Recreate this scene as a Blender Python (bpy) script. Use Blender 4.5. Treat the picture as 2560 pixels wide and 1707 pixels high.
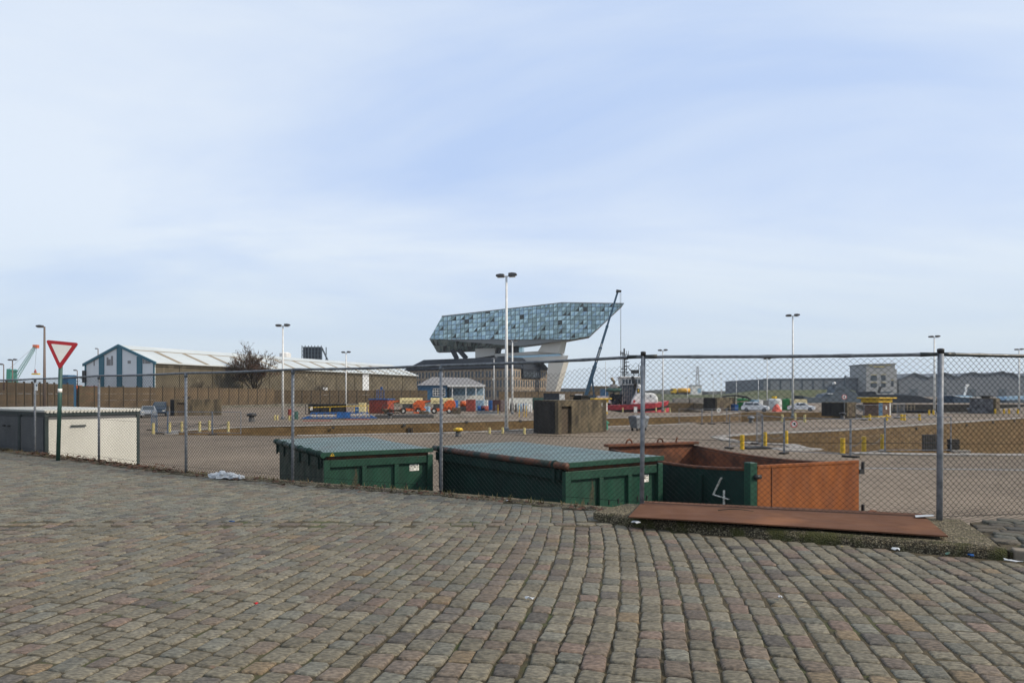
import bpy, math, random
from mathutils import Vector, Matrix, noise
from mathutils.geometry import delaunay_2d_cdt
random.seed(11)
R = math.radians
# ------------------------------------------------------------------ camera, world, sun, exposure
F, CX, HY, CZ, YZ = 1707.0, 1280.0, 985.0, 1.58, -1.32   # focal px, centre, horizon row, eye height, yard level
scn = bpy.context.scene
for o in list(bpy.data.objects): bpy.data.objects.remove(o, do_unlink=True)
cam = bpy.data.objects.new('camera', bpy.data.cameras.new('camera')); scn.collection.objects.link(cam)
cam.location = (0, 0, CZ); cam.rotation_euler = (R(90), 0, 0)
cam.data.lens = 24; cam.data.sensor_width = 36; cam.data.shift_y = 0.0514
cam.data.clip_start = 0.1; cam.data.clip_end = 20000
scn.camera = cam
SUN_EL = 34.0
sdir = Vector((0.954 * math.cos(R(SUN_EL)), -0.30 * math.cos(R(SUN_EL)), math.sin(R(SUN_EL)))).normalized()
w = bpy.data.worlds.new('World'); scn.world = w; w.use_nodes = True
nt = w.node_tree; N = nt.nodes; L = nt.links; N.clear()
wo = N.new('ShaderNodeOutputWorld'); bg = N.new('ShaderNodeBackground'); bg.inputs[1].default_value = 0.1
sky = N.new('ShaderNodeTexSky'); sky.sky_type = 'NISHITA'; sky.sun_disc = False
sky.sun_elevation = R(SUN_EL); sky.sun_rotation = math.atan2(sdir.x, sdir.y); sky.air_density = 1.0; sky.dust_density = 2.0
tc = N.new('ShaderNodeTexCoord'); sp = N.new('ShaderNodeSeparateXYZ'); L.new(tc.outputs['Generated'], sp.inputs[0])
def mth(op, a, b=None, c=None):
    m = N.new('ShaderNodeMath'); m.operation = op
    for i, v in enumerate((a, b, c)):
        if v is None: continue
        if isinstance(v, (int, float)): m.inputs[i].default_value = v
        else: L.new(v, m.inputs[i])
    return m.outputs[0]
zz = mth('ADD', mth('MAXIMUM', sp.outputs[2], 0.0), 0.22)
cb = N.new('ShaderNodeCombineXYZ'); L.new(mth('DIVIDE', sp.outputs[0], zz), cb.inputs[0]); L.new(mth('DIVIDE', sp.outputs[1], zz), cb.inputs[1])
mp = N.new('ShaderNodeMapping'); mp.inputs['Rotation'].default_value = (0, 0, R(35)); mp.inputs['Scale'].default_value = (0.55, 1.15, 1); mp.inputs['Location'].default_value = (3.1, 1.7, 0)
L.new(cb.outputs[0], mp.inputs[0])
n1 = N.new('ShaderNodeTexNoise'); n1.inputs['Scale'].default_value = 1.1; n1.inputs['Detail'].default_value = 6; n1.inputs['Roughness'].default_value = 0.52; n1.inputs['Distortion'].default_value = 0.5
L.new(mp.outputs[0], n1.inputs['Vector'])
mr = N.new('ShaderNodeMapRange'); mr.inputs[1].default_value = 0.28; mr.inputs[2].default_value = 0.60; mr.inputs[3].default_value = 0.0; mr.inputs[4].default_value = 1.0
L.new(n1.outputs[0], mr.inputs[0])
def mixc_(fac, a, b):
    m = N.new('ShaderNodeMix'); m.data_type = 'RGBA'
    for i, v in ((0, fac), (6, a), (7, b)):
        if isinstance(v, tuple): m.inputs[i].default_value = (*v, 1)
        elif isinstance(v, float): m.inputs[i].default_value = v
        else: L.new(v, m.inputs[i])
    return m.outputs[2]
veil = mixc_(mr.outputs[0], (5.6, 7.15, 10.2), (8.5, 9.4, 10.6))      # thin cirrus veil, blue to white
hz = N.new('ShaderNodeMapRange'); hz.interpolation_type = 'SMOOTHSTEP'; L.new(sp.outputs[2], hz.inputs[0]); hz.inputs[1].default_value = -0.02; hz.inputs[2].default_value = 0.26; hz.inputs[3].default_value = 0.85; hz.inputs[4].default_value = 0.0
veil = mixc_(hz.outputs[0], veil, (6.7, 7.85, 8.9))                   # low haze
L.new(mixc_(0.86, sky.outputs[0], veil), bg.inputs[0]); L.new(bg.outputs[0], wo.inputs[0])
sl = bpy.data.lights.new('sun', 'SUN'); sl.energy = 3.6; sl.angle = R(5); sl.color = (1.0, 0.87, 0.70)
so = bpy.data.objects.new('sun', sl); scn.collection.objects.link(so); so.rotation_euler = sdir.to_track_quat('Z', 'Y').to_euler()
so.location = (60, -10, 60)
scn.view_settings.view_transform = 'Standard'; scn.view_settings.look = 'None'; scn.view_settings.exposure = 0.0; scn.view_settings.gamma = 1
scn.view_settings.use_curve_mapping = False
scn.render.engine = 'CYCLES'

# ------------------------------------------------------------------ helpers
COL = scn.collection
def P(x, y, d): return Vector(((x - CX) / F * d, d, CZ - (y - HY) / F * d))
def G(x, y, z=YZ): return P(x, y, (CZ - z) * F / (y - HY))
_m = {}
def mat(name, c1, c2=None, scale=3.0, rough=0.8, metal=0.0, bump=0.0, bscale=None, c3=None, fac3=0.5, scale3=0.7, stretch=None, spec=0.5, attr=False, lo=0.35, hi=0.65, detail=6):
    """noise-mixed two or three tone principled material in object space"""
    if name in _m: return _m[name]
    m = bpy.data.materials.new(name); m.use_nodes = True; n = m.node_tree.nodes; l = m.node_tree.links
    b = n['Principled BSDF']; b.inputs['Roughness'].default_value = rough; b.inputs['Metallic'].default_value = metal
    b.inputs['Specular IOR Level'].default_value = spec
    t = n.new('ShaderNodeTexCoord'); v = t.outputs['Object']
    if stretch:
        q = n.new('ShaderNodeMapping'); q.inputs['Scale'].default_value = stretch; l.new(v, q.inputs[0]); v = q.outputs[0]
    def ns(s, det=detail):
        k = n.new('ShaderNodeTexNoise'); k.inputs['Scale'].default_value = s; k.inputs['Detail'].default_value = det; l.new(v, k.inputs['Vector']); return k.outputs[0]
    def mixc(fac, a, bb):
        k = n.new('ShaderNodeMix'); k.data_type = 'RGBA'; l.new(fac, k.inputs[0])
        for i, x in ((6, a), (7, bb)):
            if isinstance(x, tuple): k.inputs[i].default_value = (*x, 1)
            else: l.new(x, k.inputs[i])
        return k.outputs[2]
    def rng(x, a, bb, c=0.0, d=1.0):
        k = n.new('ShaderNodeMapRange'); l.new(x, k.inputs[0])
        for i, y in enumerate((a, bb, c, d)): k.inputs[i + 1].default_value = y
        return k.outputs[0]
    base = c1
    if attr:
        a = n.new('ShaderNodeAttribute'); a.attribute_name = 'col'; base = a.outputs['Color']
    if c2:
        if attr:
            k = n.new('ShaderNodeMix'); k.data_type = 'RGBA'; k.blend_type = 'MULTIPLY'; k.inputs[0].default_value = 1
            l.new(base, k.inputs[6]); l.new(mixc(rng(ns(scale), lo, hi), c1, c2), k.inputs[7]); base = k.outputs[2]
        else: base = mixc(rng(ns(scale), lo, hi), c1, c2)
    if c3: base = mixc(rng(ns(scale3), fac3, fac3 + 0.12), base, c3)
    if isinstance(base, tuple): b.inputs['Base Color'].default_value = (*base, 1)
    else: l.new(base, b.inputs['Base Color'])
    if bump:
        k = n.new('ShaderNodeBump'); k.inputs['Strength'].default_value = bump; k.inputs['Distance'].default_value = 0.02
        l.new(ns(bscale or scale * 4, 8), k.inputs['Height']); l.new(k.outputs[0], b.inputs['Normal'])
    if c2 and rough < 0.95:
        l.new(rng(ns(scale * 1.7), 0.3, 0.7, max(0.05, rough - 0.12), min(1, rough + 0.12)), b.inputs['Roughness'])
    _m[name] = m; return m
def brickmat(name, c1, c2, cm, bw, bh, rough=0.9, mortar=0.012, bump=0.4, noisec=None, plane='xy', scale3=0.3):
    """stone or brick coursing for surfaces too far away to pick single pieces"""
    if name in _m: return _m[name]
    m = bpy.data.materials.new(name); m.use_nodes = True; n = m.node_tree.nodes; l = m.node_tree.links
    b = n['Principled BSDF']; b.inputs['Roughness'].default_value = rough; b.inputs['Specular IOR Level'].default_value = 0.25
    t = n.new('ShaderNodeTexCoord'); v = t.outputs['Object']
    if plane == 'wall':
        s = n.new('ShaderNodeSeparateXYZ'); l.new(v, s.inputs[0]); a = n.new('ShaderNodeMath'); a.operation = 'ADD'; l.new(s.outputs[0], a.inputs[0]); l.new(s.outputs[1], a.inputs[1])
        c = n.new('ShaderNodeCombineXYZ'); l.new(a.outputs[0], c.inputs[0]); l.new(s.outputs[2], c.inputs[1]); v = c.outputs[0]
    else:
        q = n.new('ShaderNodeMapping'); q.inputs['Rotation'].default_value = (0, 0, R(-33)); l.new(v, q.inputs[0]); v = q.outputs[0]
    k = n.new('ShaderNodeTexBrick'); k.inputs['Scale'].default_value = 1; k.inputs['Brick Width'].default_value = bw; k.inputs['Row Height'].default_value = bh
    k.inputs['Mortar Size'].default_value = mortar; k.inputs['Color1'].default_value = (*c1, 1); k.inputs['Color2'].default_value = (*c2, 1); k.inputs['Mortar'].default_value = (*cm, 1)
    l.new(v, k.inputs['Vector']); base = k.outputs[0]
    def layer(base, sc, a, bb, col, mode='MIX', amount=1.0):
        z = n.new('ShaderNodeTexNoise'); z.inputs['Scale'].default_value = sc; z.inputs['Detail'].default_value = 7; l.new(t.outputs['Object'], z.inputs['Vector'])
        g = n.new('ShaderNodeMapRange'); l.new(z.outputs[0], g.inputs[0]); g.inputs[1].default_value = a; g.inputs[2].default_value = bb; g.inputs[4].default_value = amount
        x = n.new('ShaderNodeMix'); x.data_type = 'RGBA'; x.blend_type = mode; l.new(g.outputs[0], x.inputs[0]); l.new(base, x.inputs[6]); x.inputs[7].default_value = (*col, 1); return x.outputs[2]
    base = layer(base, 2.5, 0.4, 0.7, (0.62, 0.6, 0.57), 'MULTIPLY')
    base = layer(base, scale3, 0.42, 0.66, noisec or cm, 'MIX', 0.55)
    l.new(base, b.inputs['Base Color'])
    u = n.new('ShaderNodeBump'); u.inputs['Strength'].default_value = bump; u.inputs['Distance'].default_value = 0.02; u.invert = True
    l.new(k.outputs['Fac'], u.inputs['Height']); l.new(u.outputs[0], b.inputs['Normal'])
    _m[name] = m; return m
def paint(name, c, rough=0.45, **k):
    return mat(name, c, tuple(x * 0.72 for x in c), scale=k.pop('scale', 1.3), rough=rough, **k)

class MB:
    def __init__(s): s.v = []; s.f = []
    def add(s, vs, fs):
        o = len(s.v); s.v += [tuple(x) for x in vs]; s.f += [tuple(i + o for i in q) for q in fs]; return s
    def box(s, x0, x1, y0, y1, z0, z1, M=None):
        vs = [Vector((x, y, z)) for z in (z0, z1) for x, y in ((x0, y0), (x1, y0), (x1, y1), (x0, y1))]
        if M: vs = [M @ q for q in vs]
        return s.add(vs, [(3, 2, 1, 0), (4, 5, 6, 7), (0, 1, 5, 4), (1, 2, 6, 5), (2, 3, 7, 6), (3, 0, 4, 7)])
    def bar(s, a, b, wx, wy=None, up=(0, 0, 1)):
        """rectangular bar from a to b"""
        a = Vector(a); b = Vector(b); wy = wy or wx; t = (b - a).normalized(); u = Vector(up)
        if abs(t.dot(u)) > 0.98: u = Vector((0, 1, 0))
        p = t.cross(u).normalized(); q = p.cross(t)
        vs = [e + p * i * wx / 2 + q * j * wy / 2 for e in (a, b) for i, j in ((-1, -1), (1, -1), (1, 1), (-1, 1))]
        return s.add(vs, [(0, 1, 2, 3), (7, 6, 5, 4), (4, 5, 1, 0), (5, 6, 2, 1), (6, 7, 3, 2), (7, 4, 0, 3)])
    def tube(s, pts, r, n=8, cap=True):
        pts = [Vector(p) for p in pts]; k = len(pts); rs = r if isinstance(r, (list, tuple)) else [r] * k; vs = []; pu = None
        for i, p in enumerate(pts):
            t = (pts[min(i + 1, k - 1)] - pts[max(i - 1, 0)]).normalized()
            u = pu or (Vector((0, 0, 1)) if abs(t.z) < 0.9 else Vector((1, 0, 0)))
            u = (u - t * u.dot(t)).normalized(); pu = u; x = t.cross(u)
            vs += [p + (u * math.cos(2 * math.pi * j / n) + x * math.sin(2 * math.pi * j / n)) * rs[i] for j in range(n)]
        fs = [(i * n + j, i * n + (j + 1) % n, (i + 1) * n + (j + 1) % n, (i + 1) * n + j) for i in range(k - 1) for j in range(n)]
        if cap: fs += [tuple(range(n))[::-1], tuple((k - 1) * n + j for j in range(n))]
        return s.add(vs, fs)
    def ext(s, poly, vec):
        """closed solid: polygon (3d points) swept by vec"""
        poly = [Vector(p) for p in poly]; vec = Vector(vec); n = len(poly)
        nr = sum(((poly[i] - poly[0]).cross(poly[(i + 1) % n] - poly[0]) for i in range(1, n)), Vector())
        if nr.dot(vec) > 0: poly = poly[::-1]
        return s.add(poly + [p + vec for p in poly], [tuple(range(n)), tuple(range(2 * n - 1, n - 1, -1))] + [(i, i + n, (i + 1) % n + n, (i + 1) % n) for i in range(n)])
    def prism(s, xy, z0, z1): return s.ext([(x, y, z0) for x, y in xy], (0, 0, z1 - z0))
    def lathe(s, prof, c=(0, 0, 0), n=16):
        c = Vector(c); vs = [c + Vector((r * math.cos(2 * math.pi * j / n), r * math.sin(2 * math.pi * j / n), z)) for r, z in prof for j in range(n)]
        k = len(prof); fs = [(i * n + j, i * n + (j + 1) % n, (i + 1) * n + (j + 1) % n, (i + 1) * n + j) for i in range(k - 1) for j in range(n)]
        fs += [tuple(range(n))[::-1], tuple((k - 1) * n + j for j in range(n))]
        return s.add(vs, fs)
    def ball(s, c, r, n=12, sz=1.0):
        return s.lathe([(max(1e-3, r * math.sin(math.pi * i / 8)), -r * sz * math.cos(math.pi * i / 8)) for i in range(9)], c, n)
    def build(s, name, m, parent=None, smooth=False, bevel=0, cols=None):
        me = bpy.data.meshes.new(name); me.from_pydata(s.v, [], s.f); me.update()
        if smooth: me.polygons.foreach_set('use_smooth', [True] * len(me.polygons))
        if cols:
            a = me.color_attributes.new('col', 'FLOAT_COLOR', 'POINT'); a.data.foreach_set('color', [x for c in cols for x in (*c, 1)])
        me.materials.append(m) if m else None; o = bpy.data.objects.new(name, me); COL.objects.link(o)
        if parent: o.parent = parent
        if bevel:
            b = o.modifiers.new('b', 'BEVEL'); b.width = bevel; b.segments = 2; b.limit_method = 'ANGLE'
        return o
def tag(o, label=None, cat=None, group=None, kind=None):
    if label: o['label'] = label
    if cat: o['category'] = cat
    if group: o['group'] = group
    if kind: o['kind'] = kind
    return o
def thing(name, label, cat, loc=(0, 0, 0), rz=0, group=None, rx=0, ry=0):
    o = bpy.data.objects.new(name, None); o.empty_display_size = 0.2; COL.objects.link(o); o.location = loc; o.rotation_euler = (rx, ry, rz)
    return tag(o, label, cat, group)
def dup(root, loc=None, rz=None, label=None, group=None, parent=None, scale=None):
    r = root.copy(); COL.objects.link(r)
    if parent: r.parent = parent
    if loc is not None: r.location = loc
    if rz is not None: r.rotation_euler.z = rz
    if scale is not None: r.scale = scale
    if label: r['label'] = label
    if group: r['group'] = group
    for ch in [c for c in root.children]: dup(ch, parent=r)
    return r
def inpoly(x, y, poly):
    c = False; j = len(poly) - 1
    for i in range(len(poly)):
        xi, yi = poly[i][:2]; xj, yj = poly[j][:2]
        if (yi > y) != (yj > y) and x < (xj - xi) * (y - yi) / (yj - yi) + xi: c = not c
        j = i
    return c
def rot(a): return Matrix.Rotation(a, 4, 'Z')

# ------------------------------------------------------------------ materials
M_yard = brickmat('yard_setts', (0.195, 0.152, 0.113), (0.255, 0.208, 0.158), (0.06, 0.048, 0.032), 0.24, 0.16, mortar=0.022, noisec=(0.27, 0.215, 0.16), scale3=0.12)
M_lock = brickmat('lock_masonry', (0.135, 0.085, 0.037), (0.17, 0.115, 0.055), (0.08, 0.053, 0.025), 1.1, 0.45, mortar=0.015, noisec=(0.09, 0.062, 0.028), plane='wall', scale3=0.5)
M_lockdark = brickmat('lock_masonry_algae_shade', (0.035, 0.032, 0.028), (0.05, 0.045, 0.036), (0.02, 0.018, 0.016), 1.1, 0.45, plane='wall')  # algae-dark masonry with the wall's shade put into the colour
M_coping = mat('coping_stone', (0.30, 0.28, 0.25), (0.20, 0.185, 0.16), scale=1.2, rough=0.85, bump=0.3)
M_bank = mat('rubble_bank', (0.20, 0.18, 0.135), (0.05, 0.046, 0.032), scale=1.1, rough=0.95, bump=0.8, bscale=1.5, detail=10)
M_joint = mat('joint_soil', (0.068, 0.05, 0.022), (0.032, 0.026, 0.013), scale=14, rough=0.98, bump=0.6, bscale=60, c3=(0.055, 0.062, 0.018), fac3=0.54, scale3=1.6)
M_sett = mat('street_setts', (1.0, 1.0, 1.0), (0.48, 0.48, 0.49), scale=38, rough=0.8, bump=0.5, bscale=70, attr=True, spec=0.35, detail=12, lo=0.36, hi=0.6, c3=(.15, .092, .072), fac3=.66, scale3=7, stretch=(.7, 1.5, 1))
def pebble(name, moss, mossfac, dark):
    m = bpy.data.materials.new(name); m.use_nodes = True; n = m.node_tree.nodes; l = m.node_tree.links; b = n['Principled BSDF']; b.inputs['Roughness'].default_value = .92; b.inputs['Specular IOR Level'].default_value = .3
    t = n.new('ShaderNodeTexCoord'); v = n.new('ShaderNodeTexVoronoi'); v.inputs['Scale'].default_value = 62; l.new(t.outputs['Object'], v.inputs['Vector'])
    s = n.new('ShaderNodeSeparateColor'); l.new(v.outputs['Color'], s.inputs[0]); r = n.new('ShaderNodeValToRGB'); l.new(s.outputs[0], r.inputs[0]); e = r.color_ramp.elements
    e[0].color = (.05 * dark, .042 * dark, .026 * dark, 1); e[1].color = (.34 * dark, .29 * dark, .19 * dark, 1); k = e.new(.55); k.color = (.15 * dark, .125 * dark, .075 * dark, 1)
    g = n.new('ShaderNodeMapRange'); l.new(v.outputs['Distance'], g.inputs[0]); g.inputs[1].default_value = .25; g.inputs[2].default_value = .75; g.inputs[3].default_value = 1.0; g.inputs[4].default_value = .3
    x = n.new('ShaderNodeMix'); x.data_type = 'RGBA'; x.blend_type = 'MULTIPLY'; x.inputs[0].default_value = 1; l.new(r.outputs[0], x.inputs[6]); l.new(g.outputs[0], x.inputs[7])
    z = n.new('ShaderNodeTexNoise'); z.inputs['Scale'].default_value = 4.5; z.inputs['Detail'].default_value = 8; l.new(t.outputs['Object'], z.inputs['Vector']); q = n.new('ShaderNodeMapRange'); l.new(z.outputs[0], q.inputs[0]); q.inputs[1].default_value = mossfac; q.inputs[2].default_value = mossfac + .14; q.inputs[4].default_value = .85
    y = n.new('ShaderNodeMix'); y.data_type = 'RGBA'; l.new(q.outputs[0], y.inputs[0]); l.new(x.outputs[2], y.inputs[6]); y.inputs[7].default_value = (*moss, 1); l.new(y.outputs[2], b.inputs['Base Color'])
    u = n.new('ShaderNodeBump'); u.inputs['Strength'].default_value = .9; u.inputs['Distance'].default_value = .02; u.invert = True; l.new(v.outputs['Distance'], u.inputs['Height']); l.new(u.outputs[0], b.inputs['Normal']); _m[name] = m; return m
M_gravel = pebble('exposed_aggregate', (.075, .072, .024), .57, 1.3)
M_kerbmoss = pebble('mossy_concrete', (.05, .052, .013), .48, .8)
M_stonekerb = mat('kerb_stone', (0.22, 0.185, 0.14), (0.15, 0.125, 0.095), scale=9, rough=0.85, bump=0.3)
M_galv = mat('galvanised', (0.23, 0.25, 0.275), (0.13, 0.145, 0.165), scale=14, rough=0.55, metal=0.2, bump=0.1)
M_galvrail = mat('galvanised_old', (0.17, 0.185, 0.2), (0.09, 0.1, 0.11), scale=16, rough=0.6, metal=0.3, bump=0.2)
M_wire = mat('fence_wire', (0.012, 0.014, 0.016), rough=0.8, spec=.15)
M_black = mat('black_plastic', (0.018, 0.019, 0.02), rough=0.5)
M_darkrail = mat('dark_rail', (0.022, 0.03, 0.028), (0.012, 0.016, 0.015), scale=10, rough=0.45)  # darker tone of the right-hand rails and the sleeves
M_lamp = mat('lamp_pole_paint', (0.66, 0.67, 0.66), (0.55, 0.56, 0.55), scale=3, rough=0.5, metal=0.1)
M_lampbr = mat('lamp_pole_brown', (0.13, 0.10, 0.085), rough=0.6)
M_lamphead = mat('lamp_head', (0.055, 0.055, 0.058), rough=0.5)
M_lens = mat('lamp_lens', (0.55, 0.55, 0.52), rough=0.2)
M_rust = mat('rust', (0.17, 0.062, 0.028), (0.07, 0.03, 0.017), scale=3.5, rough=0.9, bump=0.3, bscale=30)
M_rustdoor = mat('rusty_orange', (0.27, 0.082, 0.014), (0.18, 0.052, 0.011), scale=2.2, rough=0.8, bump=0.15, bscale=40, c3=(0.15, 0.05, 0.016), fac3=0.6, scale3=1.4, stretch=(1.6, 1.6, 0.6))
M_plate = mat('rust_plate', (0.135, 0.064, 0.035), (0.108, 0.05, 0.028), scale=3.0, rough=0.9, spec=.15, bump=0.05, bscale=80, c3=(0.2, 0.09, 0.045), fac3=0.6, scale3=0.9)
M_skip = mat('skip_green', (0.011, 0.062, 0.038), (0.007, 0.043, 0.027), scale=2.0, rough=0.55, spec=.35, bump=0.06, c3=(0.075, 0.052, 0.03), fac3=0.62, scale3=2.8, stretch=(2.5, 2.5, 0.5))
M_skipdk = mat('skip_green_shaded', (0.006, 0.032, 0.025), (0.004, 0.021, 0.017), scale=2.0, rough=0.65, spec=.25, bump=0.06)  # skip green darkened: shade of the sides is put into the colour
M_lid = mat('lid_weathered_sheen', (0.12, 0.175, 0.17), (0.075, 0.118, 0.115), scale=1.6, rough=0.55, spec=.3, bump=0.1, bscale=5, c3=(0.10, 0.045, 0.025), fac3=0.575, scale3=2.4, stretch=(0.5, 3.2, 1))  # weathered green, paled to paint in the sky reflected on the lid
M_rustgreen = mat('rusted_green_tube', (0.012, 0.03, 0.025), (0.02, 0.03, 0.024), scale=3, rough=.7, c3=(.10, .04, .022), fac3=.47, scale3=3.5)
M_white = mat('white_paint', (0.72, 0.72, 0.70), (0.6, 0.6, 0.58), scale=1.5, rough=0.5)
M_cream = mat('cream_panel', (0.70, 0.70, 0.64), (0.64, 0.64, 0.58), scale=0.8, rough=0.55, bump=0.04, stretch=(1, 1, 0.4))
M_cabgrey = mat('cabin_grey', (0.145, 0.15, 0.155), (0.11, 0.115, 0.12), scale=0.9, rough=0.6)
M_cabframe = mat('cabin_frame', (0.03, 0.05, 0.05), (0.02, 0.034, 0.035), scale=4, rough=0.5)
M_red = mat('sign_red', (0.42, 0.012, 0.018), rough=0.35)
M_signwhite = mat('sign_white', (0.86, 0.85, 0.79), (0.80, 0.79, 0.74), scale=3, rough=0.35)
M_polegreen = mat('pole_green', (0.03, 0.09, 0.072), (0.022, 0.066, 0.054), scale=6, rough=0.5)
M_yellow = mat('yellow_paint', (0.62, 0.40, 0.012), (0.46, 0.29, 0.012), scale=7, rough=0.55)
M_paleyel = mat('pale_yellow_paint', (0.55, 0.47, 0.2), (0.40, 0.34, 0.15), scale=7, rough=0.65)
M_chain = mat('chain_steel', (0.05, 0.05, 0.05), rough=0.6)
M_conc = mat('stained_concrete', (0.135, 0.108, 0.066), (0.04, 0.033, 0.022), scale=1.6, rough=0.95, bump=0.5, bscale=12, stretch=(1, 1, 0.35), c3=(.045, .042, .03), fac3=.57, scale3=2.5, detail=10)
M_concdk = mat('dark_shaded_concrete', (0.032, 0.029, 0.025), (0.014, 0.013, 0.012), scale=1.4, rough=0.95, bump=0.4, stretch=(1.6, 1.6, 0.3))  # dark concrete; also carries the painted shade of bunker left faces
M_door = mat('old_door', (0.085, 0.062, 0.038), (0.05, 0.038, 0.026), scale=3, rough=0.85, stretch=(6, 6, 0.6))
M_wallpanel = mat('wall_panels', (0.14, 0.10, 0.058), (0.085, 0.062, 0.038), scale=0.7, rough=0.95, bump=0.3)
M_wallpost = mat('wall_posts', (0.055, 0.045, 0.032), rough=0.9)
M_roofpale = mat('pale_metal_roof', (0.50, 0.535, 0.53), (0.42, 0.455, 0.45), scale=0.15, rough=0.5)
M_skylight = mat('brown_skylight', (0.235, 0.19, 0.125), rough=0.7)
M_teal = mat('teal_trim', (0.012, 0.105, 0.15), rough=0.5)
M_gable = mat('gable_cladding', (0.60, 0.63, 0.65), (0.55, 0.58, 0.6), scale=0.3, rough=0.6)
M_whwall = mat('warehouse_wall', (0.135, 0.115, 0.078), (0.075, 0.064, 0.043), scale=0.3, rough=0.95, c3=(0.24, 0.21, 0.15), fac3=0.6, scale3=0.3, detail=10)
M_pane = mat('window_glass', (0.05, 0.065, 0.08), rough=0.12)
M_slate = mat('slate_roof', (0.022, 0.029, 0.04), (0.015, 0.02, 0.028), scale=0.8, rough=0.8, spec=.2)
M_sandst = mat('sandstone', (0.30, 0.24, 0.175), (0.22, 0.175, 0.13), scale=0.5, rough=0.9)
M_palecon = mat('pale_concrete', (0.50, 0.48, 0.44), (0.44, 0.425, 0.39), scale=0.12, rough=0.7)
M_soffit = mat('grey_soffit', (0.15, 0.16, 0.165), rough=0.6)
M_blueshed = mat('blue_cladding', (0.03, 0.105, 0.2), rough=0.6)
M_ltblue = mat('light_blue_panel', (0.26, 0.40, 0.52), rough=0.6)
M_greyroof = mat('grey_roof', (0.21, 0.205, 0.205), rough=0.8)
M_shed = mat('grey_shed', (0.15, 0.17, 0.19), (0.13, 0.15, 0.17), scale=0.05, rough=0.85)
M_office = mat('office_render', (0.27, 0.28, 0.28), rough=0.85)
M_navy = mat('navy_grey', (0.075, 0.10, 0.122), (0.06, 0.08, 0.10), scale=0.3, rough=0.7)
M_orange = mat('lift_orange', (0.58, 0.11, 0.02), (0.45, 0.08, 0.016), scale=3, rough=0.5)
M_liftcream = mat('lift_cream', (0.62, 0.53, 0.28), rough=0.5)
M_tyre = mat('tyre', (0.02, 0.02, 0.021), rough=0.9)
M_blue = mat('blue_paint', (0.012, 0.10, 0.32), (0.01, 0.07, 0.22), scale=2, rough=0.5)
M_boom = mat('boom_blue', (0.018, 0.06, 0.105), rough=0.4)
M_hull = mat('tug_red', (0.50, 0.06, 0.075), (0.42, 0.05, 0.06), scale=0.8, rough=0.5)
M_oxide = mat('oxide_red', (0.30, 0.055, 0.04), (0.2, 0.05, 0.035), scale=1.2, rough=0.75)
M_tank = mat('tank_green', (0.012, 0.17, 0.04), rough=0.5)
M_brick = mat('brown_brick', (0.13, 0.075, 0.05), (0.1, 0.06, 0.042), scale=6, rough=0.9)
M_grass = mat('grass_bank', (0.05, 0.068, 0.02), (0.075, 0.075, 0.03), scale=0.2, rough=0.95)
M_wood = mat('far_trees', (0.035, 0.04, 0.035), (0.05, 0.055, 0.045), scale=0.1, rough=0.95)
M_bark = mat('bark', (0.06, 0.046, 0.03), (0.035, 0.028, 0.02), scale=2, rough=0.95)
M_dryleaf = mat('dry_leaves', (0.105, 0.048, 0.025), (0.06, 0.03, 0.018), scale=1.5, rough=0.85)
M_water = mat('dock_water', (0.02, 0.028, 0.028), rough=0.12)
M_carwhite = mat('car_white', (0.68, 0.69, 0.70), rough=0.25)
M_carsilver = mat('car_silver', (0.3, 0.32, 0.34), rough=0.25, metal=0.3)
M_carblue = mat('car_dark_blue', (0.018, 0.035, 0.06), rough=0.25)
M_bag = mat('white_plastic', (0.58, 0.6, 0.61), (.42, .44, .46), scale=25, rough=0.45)
# ------------------------------------------------------------------ the setting: yard, locks, water, street
FP = [(-17.9, 21.7, 0.0, 1.99), (-15.2, 19.85, 0.0, 1.99), (-12.56, 17.97, 0.0, 1.98), (-9.65, 15.95, 0.0, 2.01), (-6.52, 13.66, 0.0, 2.0), (-3.92, 12.2, 0.0, 2.02), (-1.12, 10.8, 0.0, 2.03),
      (1.73, 9.1, 0.09, 2.08), (5.04, 8.05, 0.09, 2.05), (8.28, 8.6, 0.09, 2.05), (11.5, 9.2, 0.09, 2.05)]
LOCKA = [(-24, 49), (-15, 47.6), (-5.35, 50.6), (8.75, 61), (17.5, 67), (25, 72), (38.3, 81), (46, 86), (53, 110), (36, 107), (29.5, 95), (22.4, 88), (11.3, 81), (-7.3, 68.8), (-19.8, 61), (-23.6, 58.5), (-26, 53)]
LOCKB = [(14.2, 46), (13.9, 42), (14.6, 40), (16.2, 39), (15.7, 35.8), (16.5, 33.4), (21.3, 32.7), (50, 33), (95, 36), (110, 118), (61.3, 81.7), (25.6, 53.4), (18.6, 49.5)]
BASC = [(17.5, 109), (31.5, 109), (32.5, 124), (50, 150), (60, 225), (18, 225)]
BASD = [(60, 106), (74, 107), (95, 135), (150, 190), (95, 190), (60, 116)]
BASE = [(85, 222), (420, 222), (420, 310), (85, 310)]
HOLES = [LOCKA, LOCKB, BASC, BASD, BASE]
def sheet_with_holes(outer, holes, z):
    pts = []; edges = []
    for lp in [outer] + holes:
        o = len(pts); pts += [Vector(p) for p in lp]; edges += [(o + i, o + (i + 1) % len(lp)) for i in range(len(lp))]
    vo, eo, fo, *_ = delaunay_2d_cdt(pts, edges, [], 0, 1e-4)
    m = MB(); keep = []
    for f in fo:
        c = sum((vo[i] for i in f), Vector((0, 0))) / len(f)
        if not any(inpoly(c.x, c.y, h) for h in holes): keep.append(tuple(f))
    m.v = [(p.x, p.y, z) for p in vo]
    for f in keep:
        a, b, c = (vo[i] for i in f[:3])
        m.f.append(f if (b - a).cross(c - a) > 0 else f[::-1])
    return m
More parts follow.
